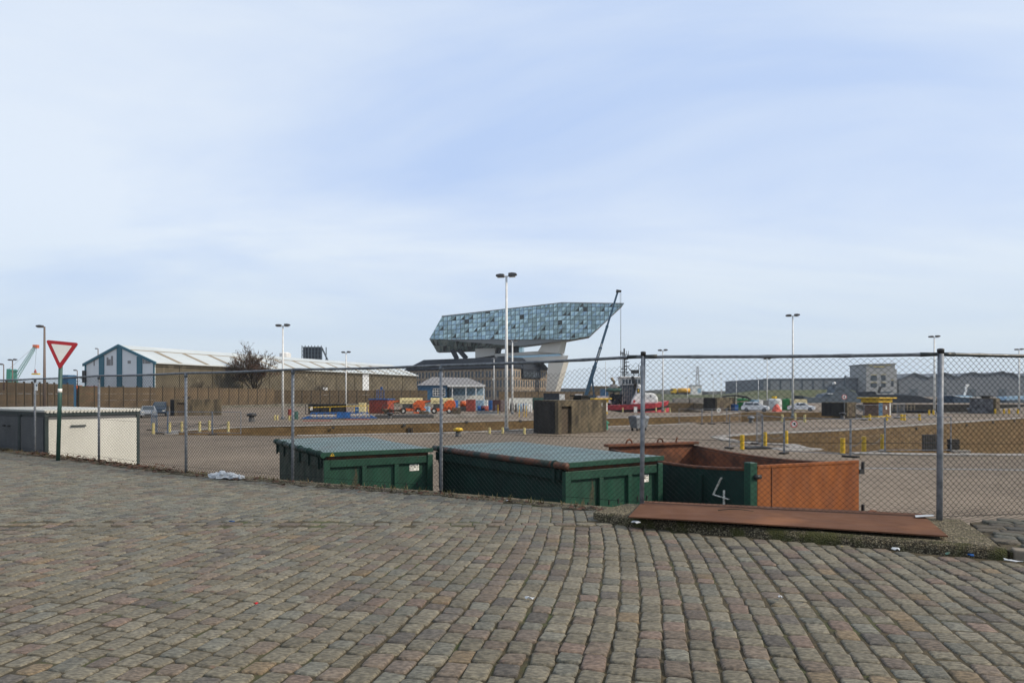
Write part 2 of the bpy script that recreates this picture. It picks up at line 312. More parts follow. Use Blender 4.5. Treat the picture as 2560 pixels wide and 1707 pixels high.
tag(sheet_with_holes([(-4000, -60), (4000, -60), (4000, 9000), (-4000, 9000)], HOLES, YZ).build('ground', M_yard), kind='structure', label='worn pinkish grey sett paving of the dock yard')
tag(MB().box(-4100, 4100, 20, 9100, -6.4, -6.2).build('water', M_water), kind='structure')
def walls(name, poly, label, m, segs, coping=True, step=1.25, z1=-7.0):
    t = thing(name, label, 'lock wall', (poly[0][0], poly[0][1], YZ)); o = Vector((poly[0][0], poly[0][1], 0)); n = len(poly)
    area = sum(poly[i][0] * poly[(i + 1) % n][1] - poly[(i + 1) % n][0] * poly[i][1] for i in range(n))
    for i in range(n):
        a = Vector((*poly[i], 0)) - o; b = Vector((*poly[(i + 1) % n], 0)) - o; e = (b - a).normalized(); nr = Vector((e.y, -e.x, 0)) * (1 if area > 0 else -1)
        w_ = MB(); w_.ext([a + Vector((0, 0, 0.004)), b + Vector((0, 0, 0.004)), b + Vector((0, 0, z1 - YZ)), a + Vector((0, 0, z1 - YZ))], nr * 0.6); w_.build('masonry', m, t)
        if coping and i in segs:
            k = max(1, int((b - a).length / step))
            for j in range(k):
                p = a.lerp(b, (j + 0.015) / k); q = a.lerp(b, (j + 0.985) / k); h = 0.05 + 0.03 * random.random()
                c = MB(); c.ext([p - nr * 0.06, q - nr * 0.06, q + nr * 0.85, p + nr * 0.85], (0, 0, h)); c.v = [(x, y, z + 0.006 if z < 0.02 else z) for x, y, z in c.v]; c.build('coping_stone', M_coping, t)
    return t, o
lockA, oA = walls('lock_wall', LOCKA, 'brown masonry lock chamber behind the concrete bunker with the doorway', M_lock, {9, 10, 11, 12, 13, 14, 15, 16, 1, 2, 3})
lockB, oB = walls('lock_wall', LOCKB, 'deep brown masonry lock chamber fenced by yellow bollards and steel barriers', M_lock, {0, 1, 2, 3, 10, 11, 12, 5, 6})
walls('basin_wall', BASC, 'masonry quay wall of the basin holding the red tug', M_lock, set())
walls('basin_wall', BASD, 'shaded algae dark quay wall behind the yellow roofed hut with blue door', M_lockdark, {0}, step=2)
walls('basin_wall', BASE, 'quay wall where the grey naval ship lies', M_lockdark, {0}, step=6)
# dark square recesses and ladder slots on lock faces
def onface(t, o, x, y, wpx, hpx, nm, m=M_black, depth=0.1, poly=None, seg=0):
    a = Vector((*poly[seg], 0)); b = Vector((*poly[(seg + 1) % len(poly)], 0)); e = (b - a).normalized(); nr = Vector((e.y, -e.x, 0))
    r = (P(x, y, 1.0) - Vector((0, 0, CZ))); k = (a.dot(nr)) / (r.dot(nr)); p = Vector((0, 0, CZ)) + r * k; wd = wpx * k / F; ht = hpx * k / F
    if nr.dot(r) > 0: nr = -nr
    c = p - e * wd / 2 - Vector((0, 0, ht)) + nr * 0.01 - o - Vector((0, 0, YZ))
    q = MB(); q.ext([c, c + e * wd, c + e * wd + Vector((0, 0, ht)), c + Vector((0, 0, ht))], nr * depth); q.build(nm, m, t)
for x, y in ((832, 1066), (1010, 1060), (1166, 1052), (1300, 1049)): onface(lockA, oA, x, y, 7, 5, 'fender_block', poly=LOCKA, seg=12)
for i in range(4): onface(lockA, oA, 1020 + i * 3.4, 1068, 1.4, 14, 'ladder_rail', poly=LOCKA, seg=12)
for x, y, h in ((2492, 1066, 22), (2508, 1082, 26), (2513, 1105, 26), (2520, 1104, 26)): onface(lockB, oB, x, y, 3, h, 'ladder_slot', poly=LOCKB, seg=9)
for x, y in ((2415, 1060), (2482, 1053), (2535, 1049), (2290, 1068)): onface(lockB, oB, x, y, 6, 5, 'fender_block', poly=LOCKB, seg=10 if x > 2300 else 10)

# street platform on a retaining wall along the fence
edge = [(x, y) for x, y, *_ in FP]
OFF = 0.10
back = [(-24, 25.9)] + [(x + OFF * 0.5, y + OFF) for x, y in edge] + [(30, 12.5)]
STREET = back + [(30, -45), (-60, -45), (-60, 25.9)]
tag(MB().prism(STREET, -1.5, -0.010).build('street', M_joint), kind='structure', label='street paved with uneven grey and pink setts')
street = bpy.data.objects['street']
PLINTH = [(1.02, 8.62), (1.32, 8.28), (1.7, 8.06), (4.72, 6.56), (5.0, 7.2), (5.35, 8.13), (5.05, 8.19), (1.78, 9.2), (1.55, 9.28)]
tag(MB().prism(PLINTH, -0.03, 0.098).build('plinth', M_gravel, bevel=0.02), kind='structure', label='raised exposed aggregate plinth with mossy kerb face')
# mossy front kerb face: rough strip proud of the plinth
kb = MB(); pp = [Vector((1.18, 8.42, 0)), Vector((1.32, 8.26, 0)), Vector((1.7, 8.035, 0)), Vector((3.2, 7.29, 0)), Vector((4.735, 6.53, 0))]
N_ = 160; rows = []
for i in range(N_ + 1):
    s = i / N_ * (len(pp) - 1); k = min(int(s), len(pp) - 2); a, b = pp[k], pp[k + 1]; p = a.lerp(b, s - k); e = (b - a).normalized(); nr = Vector((e.y, -e.x, 0))
    rows.append([p + nr * (0.03 + 0.012 * noise.noise(p * 9)) + Vector((0, 0, -0.03)), p + nr * (0.022 + 0.016 * noise.noise(p * 11 + Vector((4, 0, 0)))) + Vector((0, 0, 0.035)), p + nr * (0.006 + 0.012 * noise.noise(p * 13)) + Vector((0, 0, 0.085)), p - nr * 0.05 + Vector((0, 0, 0.112 + 0.008 * noise.noise(p * 12))), p - nr * 0.12 + Vector((0, 0, 0.098))])
kb.add([v for r in rows for v in r], [(i * 5 + j, (i + 1) * 5 + j, (i + 1) * 5 + j + 1, i * 5 + j + 1) for i in range(N_) for j in range(4)])
tag(kb.build('mossy_kerb', M_kerbmoss, smooth=True), kind='structure')
SIDEWALK = [(4.78, 6.55), (12, 2.95), (16, 10), (11.5, 9.15), (8.28, 8.55), (5.42, 8.08), (5.02, 7.18)]
tag(MB().prism(SIDEWALK, -0.03, 0.065).build('pavement', M_joint), kind='structure', label='raised pavement of dark mossy setts behind the stone kerb')
pav = bpy.data.objects['pavement']
e_ = (Vector((12, 2.95, 0)) - Vector((4.78, 6.55, 0))).normalized(); n_ = Vector((e_.y, -e_.x, 0))
for j in range(8):
    a = Vector((4.79, 6.53, 0)) + e_ * (j * 1.0 + 0.006); b = a + e_ * 0.985
    MB().ext([a + n_ * 0.02 + Vector((0, 0, -0.03)), b + n_ * 0.02 + Vector((0, 0, -0.03)), b - n_ * 0.14 + Vector((0, 0, -0.03)), a - n_ * 0.14 + Vector((0, 0, -0.03))], (0, 0, 0.125)).build('kerb_stone', M_stonekerb, pav, bevel=0.015)
# concrete edge strip under the fence
strip = MB(); L_ = []
for i, (x, y) in enumerate(back[:9]):
    a = Vector(back[max(0, i - 1)]); b = Vector(back[min(8, i + 1)]); t_ = (b - a).normalized(); nr = Vector((t_.y, -t_.x)); L_.append((Vector((x, y)), nr))
pts = []
for i in range(len(L_) - 1):
    for k in range(24):
        u = k / 24; p = L_[i][0].lerp(L_[i + 1][0], u); nr = L_[i][1].lerp(L_[i + 1][1], u); pts.append((p, nr))
vs = []
for p, nr in pts:
    q = Vector((p.x * 3, p.y * 3, 0)); wd = 0.27 + 0.06 * noise.noise(q)
    vs += [(p.x, p.y, -0.03), (p.x, p.y, 0.02 + 0.012 * noise.noise(q * 2)), (p.x + nr.x * wd * .5, p.y + nr.y * wd * .5, 0.022 + 0.012 * noise.noise(q * 3)), (p.x + nr.x * wd, p.y + nr.y * wd, -0.004)]
strip.add(vs, [(i * 4 + j, i * 4 + j + 1, i * 4 + j + 5, i * 4 + j + 4) for i in range(len(pts) - 1) for j in range(3)])
strip.f = [f[::-1] for f in strip.f]
tag(strip.build('edge_strip', M_gravel), kind='structure')

# ---- setts: nearest 300 single, rest one joined part
def sett(mb, cols, c, z, hw, hl, ang, col, rnd, jit=0.007):
    ca, sa = math.cos(ang), math.sin(ang); ch = rnd.uniform(0.008, 0.024); tx, ty = rnd.uniform(-.03, .03), rnd.uniform(-.03, .03)
    sk = rnd.uniform(-0.006, 0.006); pts = []
    for x, y in ((hw - ch, -hl), (hw, -hl + ch), (hw, hl - ch), (hw - ch, hl), (-hw + ch, hl), (-hw, hl - ch), (-hw, -hl + ch), (-hw + ch, -hl)):
        pts.append((x + rnd.uniform(-jit, jit) + sk * y / hl, y + rnd.uniform(-jit, jit)))
    def W(x, y, zz): return (c[0] + x * ca - y * sa, c[1] + x * sa + y * ca, z + zz + tx * x + ty * y)
    ins = rnd.uniform(.0045, .0075); k1 = 1 - ins / hw; k2 = 1 - ins / hl; k3 = 1 - 2.6 * ins / hw; k4 = 1 - 2.6 * ins / hl
    vs = [W(x, y, -.05) for x, y in pts] + [W(x, y, -.0095) for x, y in pts] + [W(x * k1, y * k2, -.0015) for x, y in pts] + [W(x * k3, y * k4, .0012) for x, y in pts] + [W(0, 0, rnd.uniform(.0008, .003))]
    fs = [(r * 8 + i, r * 8 + (i + 1) % 8, r * 8 + 8 + (i + 1) % 8, r * 8 + 8 + i) for r in range(3) for i in range(8)] + [(24 + i, 24 + (i + 1) % 8, 32) for i in range(8)]
    mb.add(vs, fs); cols += [col] * 33
PAL = [((.205, .185, .145), 44), ((.225, .205, .165), 26), ((.205, .165, .135), 15), ((.18, .148, .128), 7), ((.195, .19, .165), 14), ((.225, .172, .115), 3), ((.145, .13, .118), 6), ((.225, .168, .142), 4)]
PALB = [((.19, .19, .168), 34), ((.215, .208, .175), 26), ((.205, .178, .143), 22), ((.2, .165, .14), 8), ((.24, .22, .17), 6), ((.15, .145, .135), 9)]
def pick(rnd, pal):
    t = rnd.random() * sum(x[1] for x in pal)
    for c, wt in pal:
        t -= wt
        if t <= 0: break
    v = rnd.uniform(.75, 1.08); return (c[0] * v * 1.02, c[1] * v, c[2] * v * .9)
rnd = random.Random(5)
a0 = math.atan2(0.216, 0.976); E1 = Vector((math.sin(a0), math.cos(a0))); E2 = Vector((math.cos(a0), -math.sin(a0)))
def sstep(x, a, b):
    t = min(1, max(0, (x - a) / (b - a))); return t * t * (3 - 2 * t)
def bend(p):
    k = sstep(p.x, -2.5, 2.0); d = max(0, p.y - 4.2); return -0.0175 * k * d * d
def fence_clear(x, y):
    best = 9
    for (ax, ay), (bx, by) in zip(back[:-1], back[1:]):
        if bx < x - 3 or ax > x + 3: continue
        ex, ey = bx - ax, by - ay; l2 = ex * ex + ey * ey; t = min(1, max(0, ((x - ax) * ex + (y - ay) * ey) / l2)); best = min(best, math.hypot(x - ax - t * ex, y - ay - t * ey))
    return best
SEAM = 8.32
setts = []
WC = 0.158
for k in range(-150, 130):
    b = 0.8 + rnd.random() * .2; up = False
    while b < 30:
        ln = rnd.uniform(.145, .232) if b < 9 else rnd.uniform(.15, .25)
        p = E2 * ((k + .5) * WC) + E1 * (b + ln / 2); b += ln
        wob = .018 * noise.noise(Vector((k * .35, b * .7, 0))) + .010 * noise.noise(Vector((k * 7.3, b * 1.7, 3)))
        q = p + E2 * wob; q.x += bend(q)
        if q.y < 1.2 or abs(q.x) > q.y * .78 + 4.5: continue
        if not inpoly(q.x, q.y, STREET) or fence_clear(q.x, q.y) < .34: continue
        if inpoly(q.x, q.y, PLINTH) or inpoly(q.x, q.y, SIDEWALK) or inpoly(q.x + .07, q.y + .09, PLINTH) or inpoly(q.x, q.y + .13, PLINTH) or inpoly(q.x + .05, q.y + .16, SIDEWALK): continue
        if -7 < q.x < 1.2 and abs(q.y - SEAM) < .128: continue
        dx = -0.035 * sstep(q.x, -2.5, 2.0) * max(0, q.y - 4.2)
        ang = -a0 - dx + rnd.uniform(-.02, .02)
        far = q.y > SEAM and q.x < 1.3
        gap = .006 + .0045 * rnd.random()
        setts.append((q, ln, ang, pick(rnd, PALB if far else PAL), gap))
x = -7.0
while x < 1.15:
    ln = rnd.uniform(.17, .27); setts.append((Vector((x + ln / 2, SEAM + .01 * rnd.random())), ln, R(-90) + rnd.uniform(-.03, .03), pick(rnd, PAL), .009)); x += ln
def zlev(q): return .012 * noise.noise(Vector((q.x * .35, q.y * .35, 0))) + rnd.uniform(-.0035, .0035)
setts.sort(key=lambda s: s[0].length)
rest = MB(); rcols = []
for i, (q, ln, ang, col, gap) in enumerate(setts):
    hw, hl = WC / 2 - gap, ln / 2 - gap * .8
    vis = abs(q.x) < q.y * .76 and q.y > 3.55
    if vis and sum(1 for _ in street.children) < 300:
        m_ = MB(); cc = []; sett(m_, cc, q, zlev(q), hw, hl, ang, col, rnd); m_.build('sett', M_sett, street, smooth=True, cols=cc)
    else: sett(rest, rcols, q, zlev(q), hw, hl, ang, col, rnd)
tag(rest.build('setts', M_sett, street, smooth=True, cols=rcols), kind='stuff', label='the many smaller setts of the street further off')
# pavement setts
ps = []
for k in range(-30, 40):
    b = -3 + rnd.random() * .2
    while b < 6:
        ln = rnd.uniform(.2, .3); q = Vector((6.5, 7.2)) + Vector((.92, -.4)) * (b + ln / 2) + Vector((.4, .92)) * (k * .2); b += ln
        if inpoly(q.x, q.y, SIDEWALK) and inpoly(q.x + .08, q.y - .2, SIDEWALK) and inpoly(q.x - .06, q.y, SIDEWALK) and q.x < 9.5: ps.append((q, ln))
for q, ln in ps:
    m_ = MB(); cc = []; c = pick(rnd, PALB); sett(m_, cc, q, .088 + rnd.uniform(-.006, .004), .1 - .01, ln / 2 - .01, R(-23.5) + math.pi / 2 + rnd.uniform(-.04, .04) - math.pi, tuple(v * .62 for v in c), rnd, .011); m_.build('sett', M_sett, pav, smooth=True, cols=cc)

# ------------------------------------------------------------------ chain-link fence
fence = thing('chain_link_fence', 'galvanised chain link fence along the edge of the sett street', 'fence', (FP[5][0], FP[5][1], 0)); fo = Vector((FP[5][0], FP[5][1], 0))
def fl(x, y, z): return Vector((x, y, z)) - fo
for i, (x, y, z0, zt) in enumerate(FP):
    big = i in (7, 8); r = .033 if i == 8 else (.030 if i == 7 else .026)
    lean = (-0.02 if i == 7 else (-0.015 if i == 8 else 0.006 * math.sin(i * 2.1)))
    top = zt + (.055 if big else -.01)
    p = MB().tube([fl(x, y, z0 - .06), fl(x - lean * .5, y, (z0 + top) / 2), fl(x - lean, y, top)], r, 12).build('post', M_galv, fence, smooth=True)
    if big:
        MB().lathe([(r + .004, -.045), (r + .006, 0), (r + .004, .008), (r * .6, .014)], fl(x - lean, y, top), 14).build('post_cap', M_black, p, smooth=True)
    else: MB().lathe([(r + .008, -.05), (r + .008, .01)], fl(x - lean, y, top - .02), 12).build('rail_clamp', M_galvrail, p, smooth=True)
for i in range(len(FP) - 1):
    a, b = FP[i], FP[i + 1]; dark = i >= 8
    e = Vector((b[0] - a[0], b[1] - a[1], 0)).normalized()
    q0 = fl(a[0], a[1], a[3]); q1 = fl(b[0], b[1], b[3]); pts = []
    for k in range(25):
        u = k / 24; z = 0
        if i == 7 and u < .06: z = -.008
        pts.append(q0.lerp(q1, u) + Vector((0, 0, z - .012 * math.sin(math.pi * u))))
    rr = [.021 + (.0035 if (k * 7 + i) % 6 == 0 else 0) + .001 * math.sin(k * 3 + i) for k in range(25)]
    tr = MB().tube(pts, rr, 12).build('top_rail', M_darkrail if dark else M_galvrail, fence, smooth=True)
    if i in (6, 7, 8):
        for u, s_ in ((0.0, 1), (1.0, -1)):
            if (i == 6 and s_ == 1) or (i == 8 and s_ == -1): continue
            MB().tube([q0.lerp(q1, u) + e * s_ * .03, q0.lerp(q1, u) + e * s_ * .2], [.022, .027], 12).build('rail_sleeve', M_darkrail, tr, smooth=True)
    for zz_ in (1.0, .13):
        zb0, zb1 = (max(zz_, a[2] + .05), max(zz_, b[2] + .05))
        pts = [fl(a[0], a[1] - .004, zb0).lerp(fl(b[0], b[1] - .004, zb1), k / 10) + Vector((0, 0, -.02 * math.sin(math.pi * k / 10) * (1 if zz_ > .5 else .3))) for k in range(11)]
        MB().tube(pts, .0026, 5).build('tension_wire', M_wire, fence)
    # woven mesh
    Lb = math.hypot(b[0] - a[0], b[1] - a[1]); pit = .0376; nw = int(Lb / pit); m_ = MB(); wr = .0026; nn = Vector((e.y, -e.x, 0))
    def zr(u, t):
        zb = (a[2] + (b[2] - a[2]) * u) + (.03 if i != 7 else .045 + .02 * math.sin(u * 9))
        ztop = a[3] + (b[3] - a[3]) * u - .03
        if i == 6: ztop -= .10 * math.sin(math.pi * min(1, u * 1.0)) ** .6 * (1 + .25 * math.sin(u * 23)) * (u > .25) + .03
        elif i == 7: ztop -= .012
        return zb + (ztop - zb) * t
    for k in range(nw):
        rws = 52; pts = []
        for j in range(rws + 1):
            s_ = (k + ((j + k) % 2)) * pit; u = min(1, s_ / Lb)
            z = zr(u, j / rws); sx = s_ + .004 * noise.noise(Vector((s_ * 2, z * 3, i)))
            pts.append(fl(a[0], a[1], z) + e * sx + nn * (.0022 if (j + k) % 2 else -.0022) + nn * .02 * noise.noise(Vector((s_ * .8, z * .9, i * 3.0))) + nn * .004)
        o = len(m_.v)
        for p in pts: m_.v += [tuple(p + nn * wr * 1.1), tuple(p + e * wr - nn * wr * .6), tuple(p - e * wr - nn * wr * .6)]
        for j in range(rws):
            q = o + j * 3
            m_.f += [(q, q + 1, q + 4, q + 3), (q + 1, q + 2, q + 5, q + 4), (q + 2, q, q + 3, q + 5)]
    m_.build('wire_mesh', M_wire, fence)
# small signs hanging in the fence
sg = MB().box(0, .17, -.006, 0, 0, .2).build('fence_sign', M_signwhite); sg.location = P(87, 976, 17.85); sg.rotation_euler = (0, 0, R(-34))
tag(sg, 'small white sign with blue letters wired to the chain link fence', 'sign')
for j in range(3): MB().box(.075 + j * .028, .095 + j * .028, -.0085, -.0065, .11, .16).build('letter', M_blueshed, sg)
sb = MB().box(0, .15, -.006, 0, 0, .2).build('fence_sign', M_brick); sb.location = P(7, 975, 18.6); sb.rotation_euler = (0, 0, R(-34)); tag(sb, 'small plain brown plate wired to the chain link fence', 'sign')

# ------------------------------------------------------------------ rusty plate on the plinth
c = [Vector((1.80, 9.35, 0)), Vector((1.36, 7.98, 0)), Vector((4.42, 6.92, 0)), Vector((5.01, 8.36, 0))]
pl = MB(); nx = 24; ny = 8; vs = []
for j in range(ny + 1):
    for i in range(nx + 1):
        p = (c[0].lerp(c[3], i / nx)).lerp(c[1].lerp(c[2], i / nx), j / ny); u = i / nx
        vs.append(p + Vector((0, 0, .122 + .028 * (j / ny) + .006 * math.sin(u * 4) * (j / ny))))
top = [(j * (nx + 1) + i, (j + 1) * (nx + 1) + i, (j + 1) * (nx + 1) + i + 1, j * (nx + 1) + i + 1) for j in range(ny) for i in range(nx)]
pl.add([v - c[1] for v in vs], top); pl.add([v - c[1] - Vector((0, 0, .014)) for v in vs], [f[::-1] for f in top])
n0 = len(vs); rim = [i for i in range(nx + 1)] + [j * (nx + 1) + nx for j in range(1, ny + 1)] + [ny * (nx + 1) + i for i in range(nx - 1, -1, -1)] + [j * (nx + 1) for j in range(ny - 1, 0, -1)]
pl.f += [(rim[k], rim[(k + 1) % len(rim)], rim[(k + 1) % len(rim)] + n0, rim[k] + n0) for k in range(len(rim))]
plate = pl.build('steel_plate', M_plate); plate.location = c[1]; tag(plate, 'large brown rusty steel sheet lying on the mossy plinth under the fence', 'steel sheet')
for (x, y, ln, a, m, nm, lb, ct) in ((2.55, 8.45, .42, -12, M_bark, 'twig', 'thin bent dry twig lying on the rusty steel sheet', 'twig'),):
    MB().tube([(0, 0, 0), (ln * .3, .01, .016), (ln * .65, -.005, .02), (ln, .02, 0)], [.006, .007, .006, .003], 6).build(nm, m); o = bpy.data.objects[nm]; o.location = (x, y, .146); o.rotation_euler = (0, 0, R(a)); tag(o, lb, ct)
o = MB().ext([(0, 0, 0), (.2, -.03, .02), (.25, .09, .012), (.06, .12, 0)], (0, 0, .004)).build('paper_scrap', M_bag); o.location = (4.72, 7.98, .142); tag(o, 'crumpled white paper scrap on the corner of the rusty steel sheet', 'litter')

# ------------------------------------------------------------------ skips
def skip_closed(name, loc, rz, label, hinges, bluish):
    t = thing(name, label, 'skip', loc, rz); W, Ln, H = 2.42, 4.75, 1.54
    b = MB()
    b.ext([(0.06, .09, .18), (.06, Ln - .25, .18), (.06, Ln, .75), (.06, Ln, H), (.06, .09, H)], (.05, 0, 0))
    b.ext([(W - .11, .09, .18), (W - .11, Ln - .25, .18), (W - .11, Ln, .75), (W - .11, Ln, H), (W - .11, .09, H)], (.05, 0, 0))
    b.box(.11, W - .11, .09, Ln - .2, .18, .24); b.box(.11, W - .11, Ln - .06, Ln - .003, .2, H)
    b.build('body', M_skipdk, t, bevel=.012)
    for x in (.35, 1.75): MB().box(x, x + .3, .2, Ln - .3, 0, .18).build('runner', M_skipdk, t)
    fr = MB(); fr.box(.0, .13, -.01, .09, .1, H); fr.box(W - .13, W, -.03, .09, .1, H + .02); fr.box(.132, W - .132, 0, .09, H - .16, H); fr.box(.132, W - .132, 0, .09, .1, .24)
    fr.build('front_frame', M_skip, t, bevel=.01)
    for x in (.86, 1.58): MB().box(x - .05, x + .05, .005, .088, .242, H - .162).build('front_stile', M_skip, t, bevel=.008)
    for k, (x0, x1) in enumerate(((.133, .808), (.912, 1.528), (1.632, W - .133))):
        pn = MB().box(x0, x1, .072, .089, .242, H - .162).build('front_panel', M_skip, t)
        for u in (.3, .68): MB().box(x0 + (x1 - x0) * u - .012, x0 + (x1 - x0) * u + .012, .058, .07, .86, .95).build('slot', M_black, pn)
    MB().box(.08, W - .1, .02, Ln - .02, H + .004, H + .06).build('rusty_seal', M_rust, t)
    lid = MB(); n = 10
    lv = []
    for j in range(n + 1):
        for i in range(n + 1):
            x = -.02 + (W + .0) * i / n; y = -.06 + (Ln + .08) * j / n
            lv.append((x, y, H + .155 + .018 * math.sin(math.pi * i / n) + .02 * noise.noise(Vector((x * 1.1, y * .9, len(name) + rz * 9)))))
    nf = [(j * (n + 1) + i, j * (n + 1) + i + 1, (j + 1) * (n + 1) + i + 1, (j + 1) * (n + 1) + i) for j in range(n) for i in range(n)]
    lid.add(lv, nf); lid.add([(x, y, H + .085) for x, y, z in lv], [f[::-1] for f in nf]); k0 = len(lv)
    rim = [i for i in range(n + 1)] + [j * (n + 1) + n for j in range(1, n + 1)] + [n * (n + 1) + i for i in range(n - 1, -1, -1)] + [j * (n + 1) for j in range(n - 1, 0, -1)]
    lid.f += [(rim[(k + 1) % len(rim)], rim[k], rim[k] + k0, rim[(k + 1) % len(rim)] + k0) for k in range(len(rim))]
    lo = lid.build('lid', M_lid, t)
    MB().box(.02, W - .02, -.085, -.062, H + .075, H + .168).build('lid_front_edge', M_skip, lo, bevel=.006)
    MB().tube([(-.035, -.09, H + .11), (-.035, Ln * .5, H + .1), (-.035, Ln + .04, H + .11)], .062, 14).build('lid_roll', M_skipdk if not bluish else M_rustgreen, lo, smooth=True)
    if not bluish:
        MB().tube([(-.035, -.1, H + .11), (-.035, -.09, H + .11)], .062, 14).build('roll_end', M_skip, lo)
    MB().box(-.03, .055, .12, Ln - .02, H - .16, H + .03).build('side_beam', M_skipdk, t, bevel=.008)
    for k in range(hinges):
        y = .25 + (Ln - .5) * k / max(1, hinges - 1)
        MB().tube([(-.035, y - .03, H + .11), (-.035, y + .03, H + .11)], .078, 12).build('hinge_ring', M_skipdk, t, smooth=True)
        MB().box(-.07, -.032, y - .03, y + .03, H - .2, H + .05).build('hinge_strap', M_skipdk, t)
    lp = MB().box(W - .52, W - .3, .06, .07, H - .33, H - .19).build('label_plate', M_signwhite, t)
    r_ = random.Random(3)
    for j in range(3):
        x = W - .505
        while x < W - .33:
            wd = r_.uniform(.008, .024); MB().box(x, x + wd, .0575, .0595, H - .232 - j * .036, H - .232 - j * .036 + r_.uniform(.012, .026)).build('lettering', M_black, lp); x += wd + r_.uniform(.006, .02)
            if j == 2 and x > W - .43: break
    if not bluish:
        tri = MB().ext([(.1, -.089, H + .085), (.2, -.089, H + .085), (.15, -.089, H + .16)], (0, .003, 0)).build('warning_triangle', M_yellow, lo)
        MB().box(.142, .158, -.092, -.09, H + .1, H + .135).build('pictogram', M_black, tri)
    # lifting hook bar at the far end
    MB().tube([(.02, Ln - .1, .55), (-.12, Ln - .06, .48), (-.16, Ln - .05, .38), (-.08, Ln - .05, .32)], .035, 8).build('hook', M_skipdk, t, smooth=True)
    return t
skip_closed('covered_skip', (-3.87, 14.04, YZ), R(30), 'green covered skip with hinged roll along its lid, beside the white plastic bag', 6, False)
skip_closed('covered_skip', (.93, 11.95, YZ), R(34.5), 'green covered skip with rust edged lid between the other two skips', 2, True)
# open skip
t = thing('open_skip', 'open rusty skip with orange door and a white 4 on its green side', 'skip', (4.16, 12.05, YZ), R(22.5)); W, Ln, H = 2.46, 4.72, 1.65
def sagwall(x0, x1, sag, m, nm, prot=0.0):
    q = MB(); n = 14; vs = []
    for i in range(n + 1):
        u = i / n; y = .05 + (Ln - .05) * u; zt = H - .1 - sag * math.sin(math.pi * u) ** 1.0 * (1 - .3 * u); bx = prot * math.sin(math.pi * u)
        vs += [(x0 + bx * .3, y, .18), (x1 + bx * .3, y, .18), (x1 + bx, y, zt), (x0 + bx, y, zt)]
    q.add(vs, [(i * 4 + j, i * 4 + 4 + j, i * 4 + 4 + (j + 1) % 4, i * 4 + (j + 1) % 4) for i in range(n) for j in range(4)] + [(0, 1, 2, 3), (n * 4 + 3, n * 4 + 2, n * 4 + 1, n * 4)])
    return q.build(nm, m, t), vs
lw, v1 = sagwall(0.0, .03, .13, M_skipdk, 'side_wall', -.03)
sagwall(.034, .06, .13, M_rust, 'inner_lining', -.03)
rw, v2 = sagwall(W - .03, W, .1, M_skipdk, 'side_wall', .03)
sagwall(W - .06, W - .034, .1, M_rust, 'inner_lining', .03)
for vv, s_ in ((v1, 1), (v2, -1)):
    MB().tube([(vv[i * 4 + 2][0] - .015 * s_, vv[i * 4][1], vv[i * 4 + 2][2] + .02) for i in range(15)], .035, 8).build('rim', M_rust, t, smooth=True)
MB().box(.062, W - .062, .1, Ln - .03, .14, .2).build('floor', M_rust, t)
MB().box(.0, W, Ln + .004, Ln + .06, .18, H - .02).build('back_wall', M_rust, t)
bk = MB(); bk.box(-.1, W + .1, Ln - .08, Ln + .12, H - .018, H + .05); bk.build('back_rim', M_rust, t, bevel=.015)
for x in (.55, 1.45, 1.9):
    MB().tube([(x - .09, Ln + .02, H + .04), (x - .06, Ln + .02, H + .12), (x, Ln + .02, H + .15), (x + .06, Ln + .02, H + .12), (x + .09, Ln + .02, H + .04)] if x != 1.9 else [(x, Ln, H + .04), (x + .05, Ln, H + .17)], .022, 6).build('lug', M_rust, t, smooth=True)
for y in (1.25, 2.6, 3.9): MB().box(-.06, -.032, y - .05, y + .05, .18, H - .3).build('side_rib', M_skipdk, t)
po = MB().box(-.05, .11, -.12, .04, .1, H + .05).build('corner_post', M_skip, t, bevel=.012)
MB().tube([(.03, -.14, H - .2), (.16, -.14, H - .2)], .04, 10).build('hinge', M_black, po, smooth=True)
MB().box(W - .02, W + .1, -.02, .1, .1, H - .05).build('corner_post', M_rust, t, bevel=.01)
dr = MB().box(.125, W + .12, -.1, -.045, .16, H + .0).build('door', M_rustdoor, t, bevel=.01)
MB().box(.13, W + .1, -.114, -.101, H - .05, H - .012).build('door_top_rail', M_rustdoor, dr)
MB().box(.44, .455, -.113, -.101, .2, H - .06).build('door_seam', M_rust, dr)
for z in (H - .22, .62): MB().bar((W + .12, -.075, z), (W + .25, -.075, z), .07, .09).build('door_latch', M_black, dr)
for z in (H - .2, .64): MB().bar((W + .24, -.075, z - .03), (W + .25, -.075, z + .16), .03, .05).build('latch_hook', M_black, dr)
rp = MB(); rp.ext([(1.35, -.34, .55), (W + .3, -.34, .72), (W + .3, -.34, .48), (1.35, -.34, .42)], (0, .12, 0)); rp.build('ramp_flap', M_rustdoor, t, bevel=.008)
MB().bar((W + .3, -.28, .5), (W + .42, -.28, .52), .06, .09).build('flap_latch', M_black, t)
for a, b in (((-.062, .62, 1.36), (-.062, .85, 1.02)), ((-.062, .85, 1.02), (-.062, .42, .99)), ((-.062, .55, 1.14), (-.062, .55, .8))):
    MB().bar(a, b, .012, .04, up=(1, 0, 0)).build('painted_figure_stroke', M_signwhite, lw)
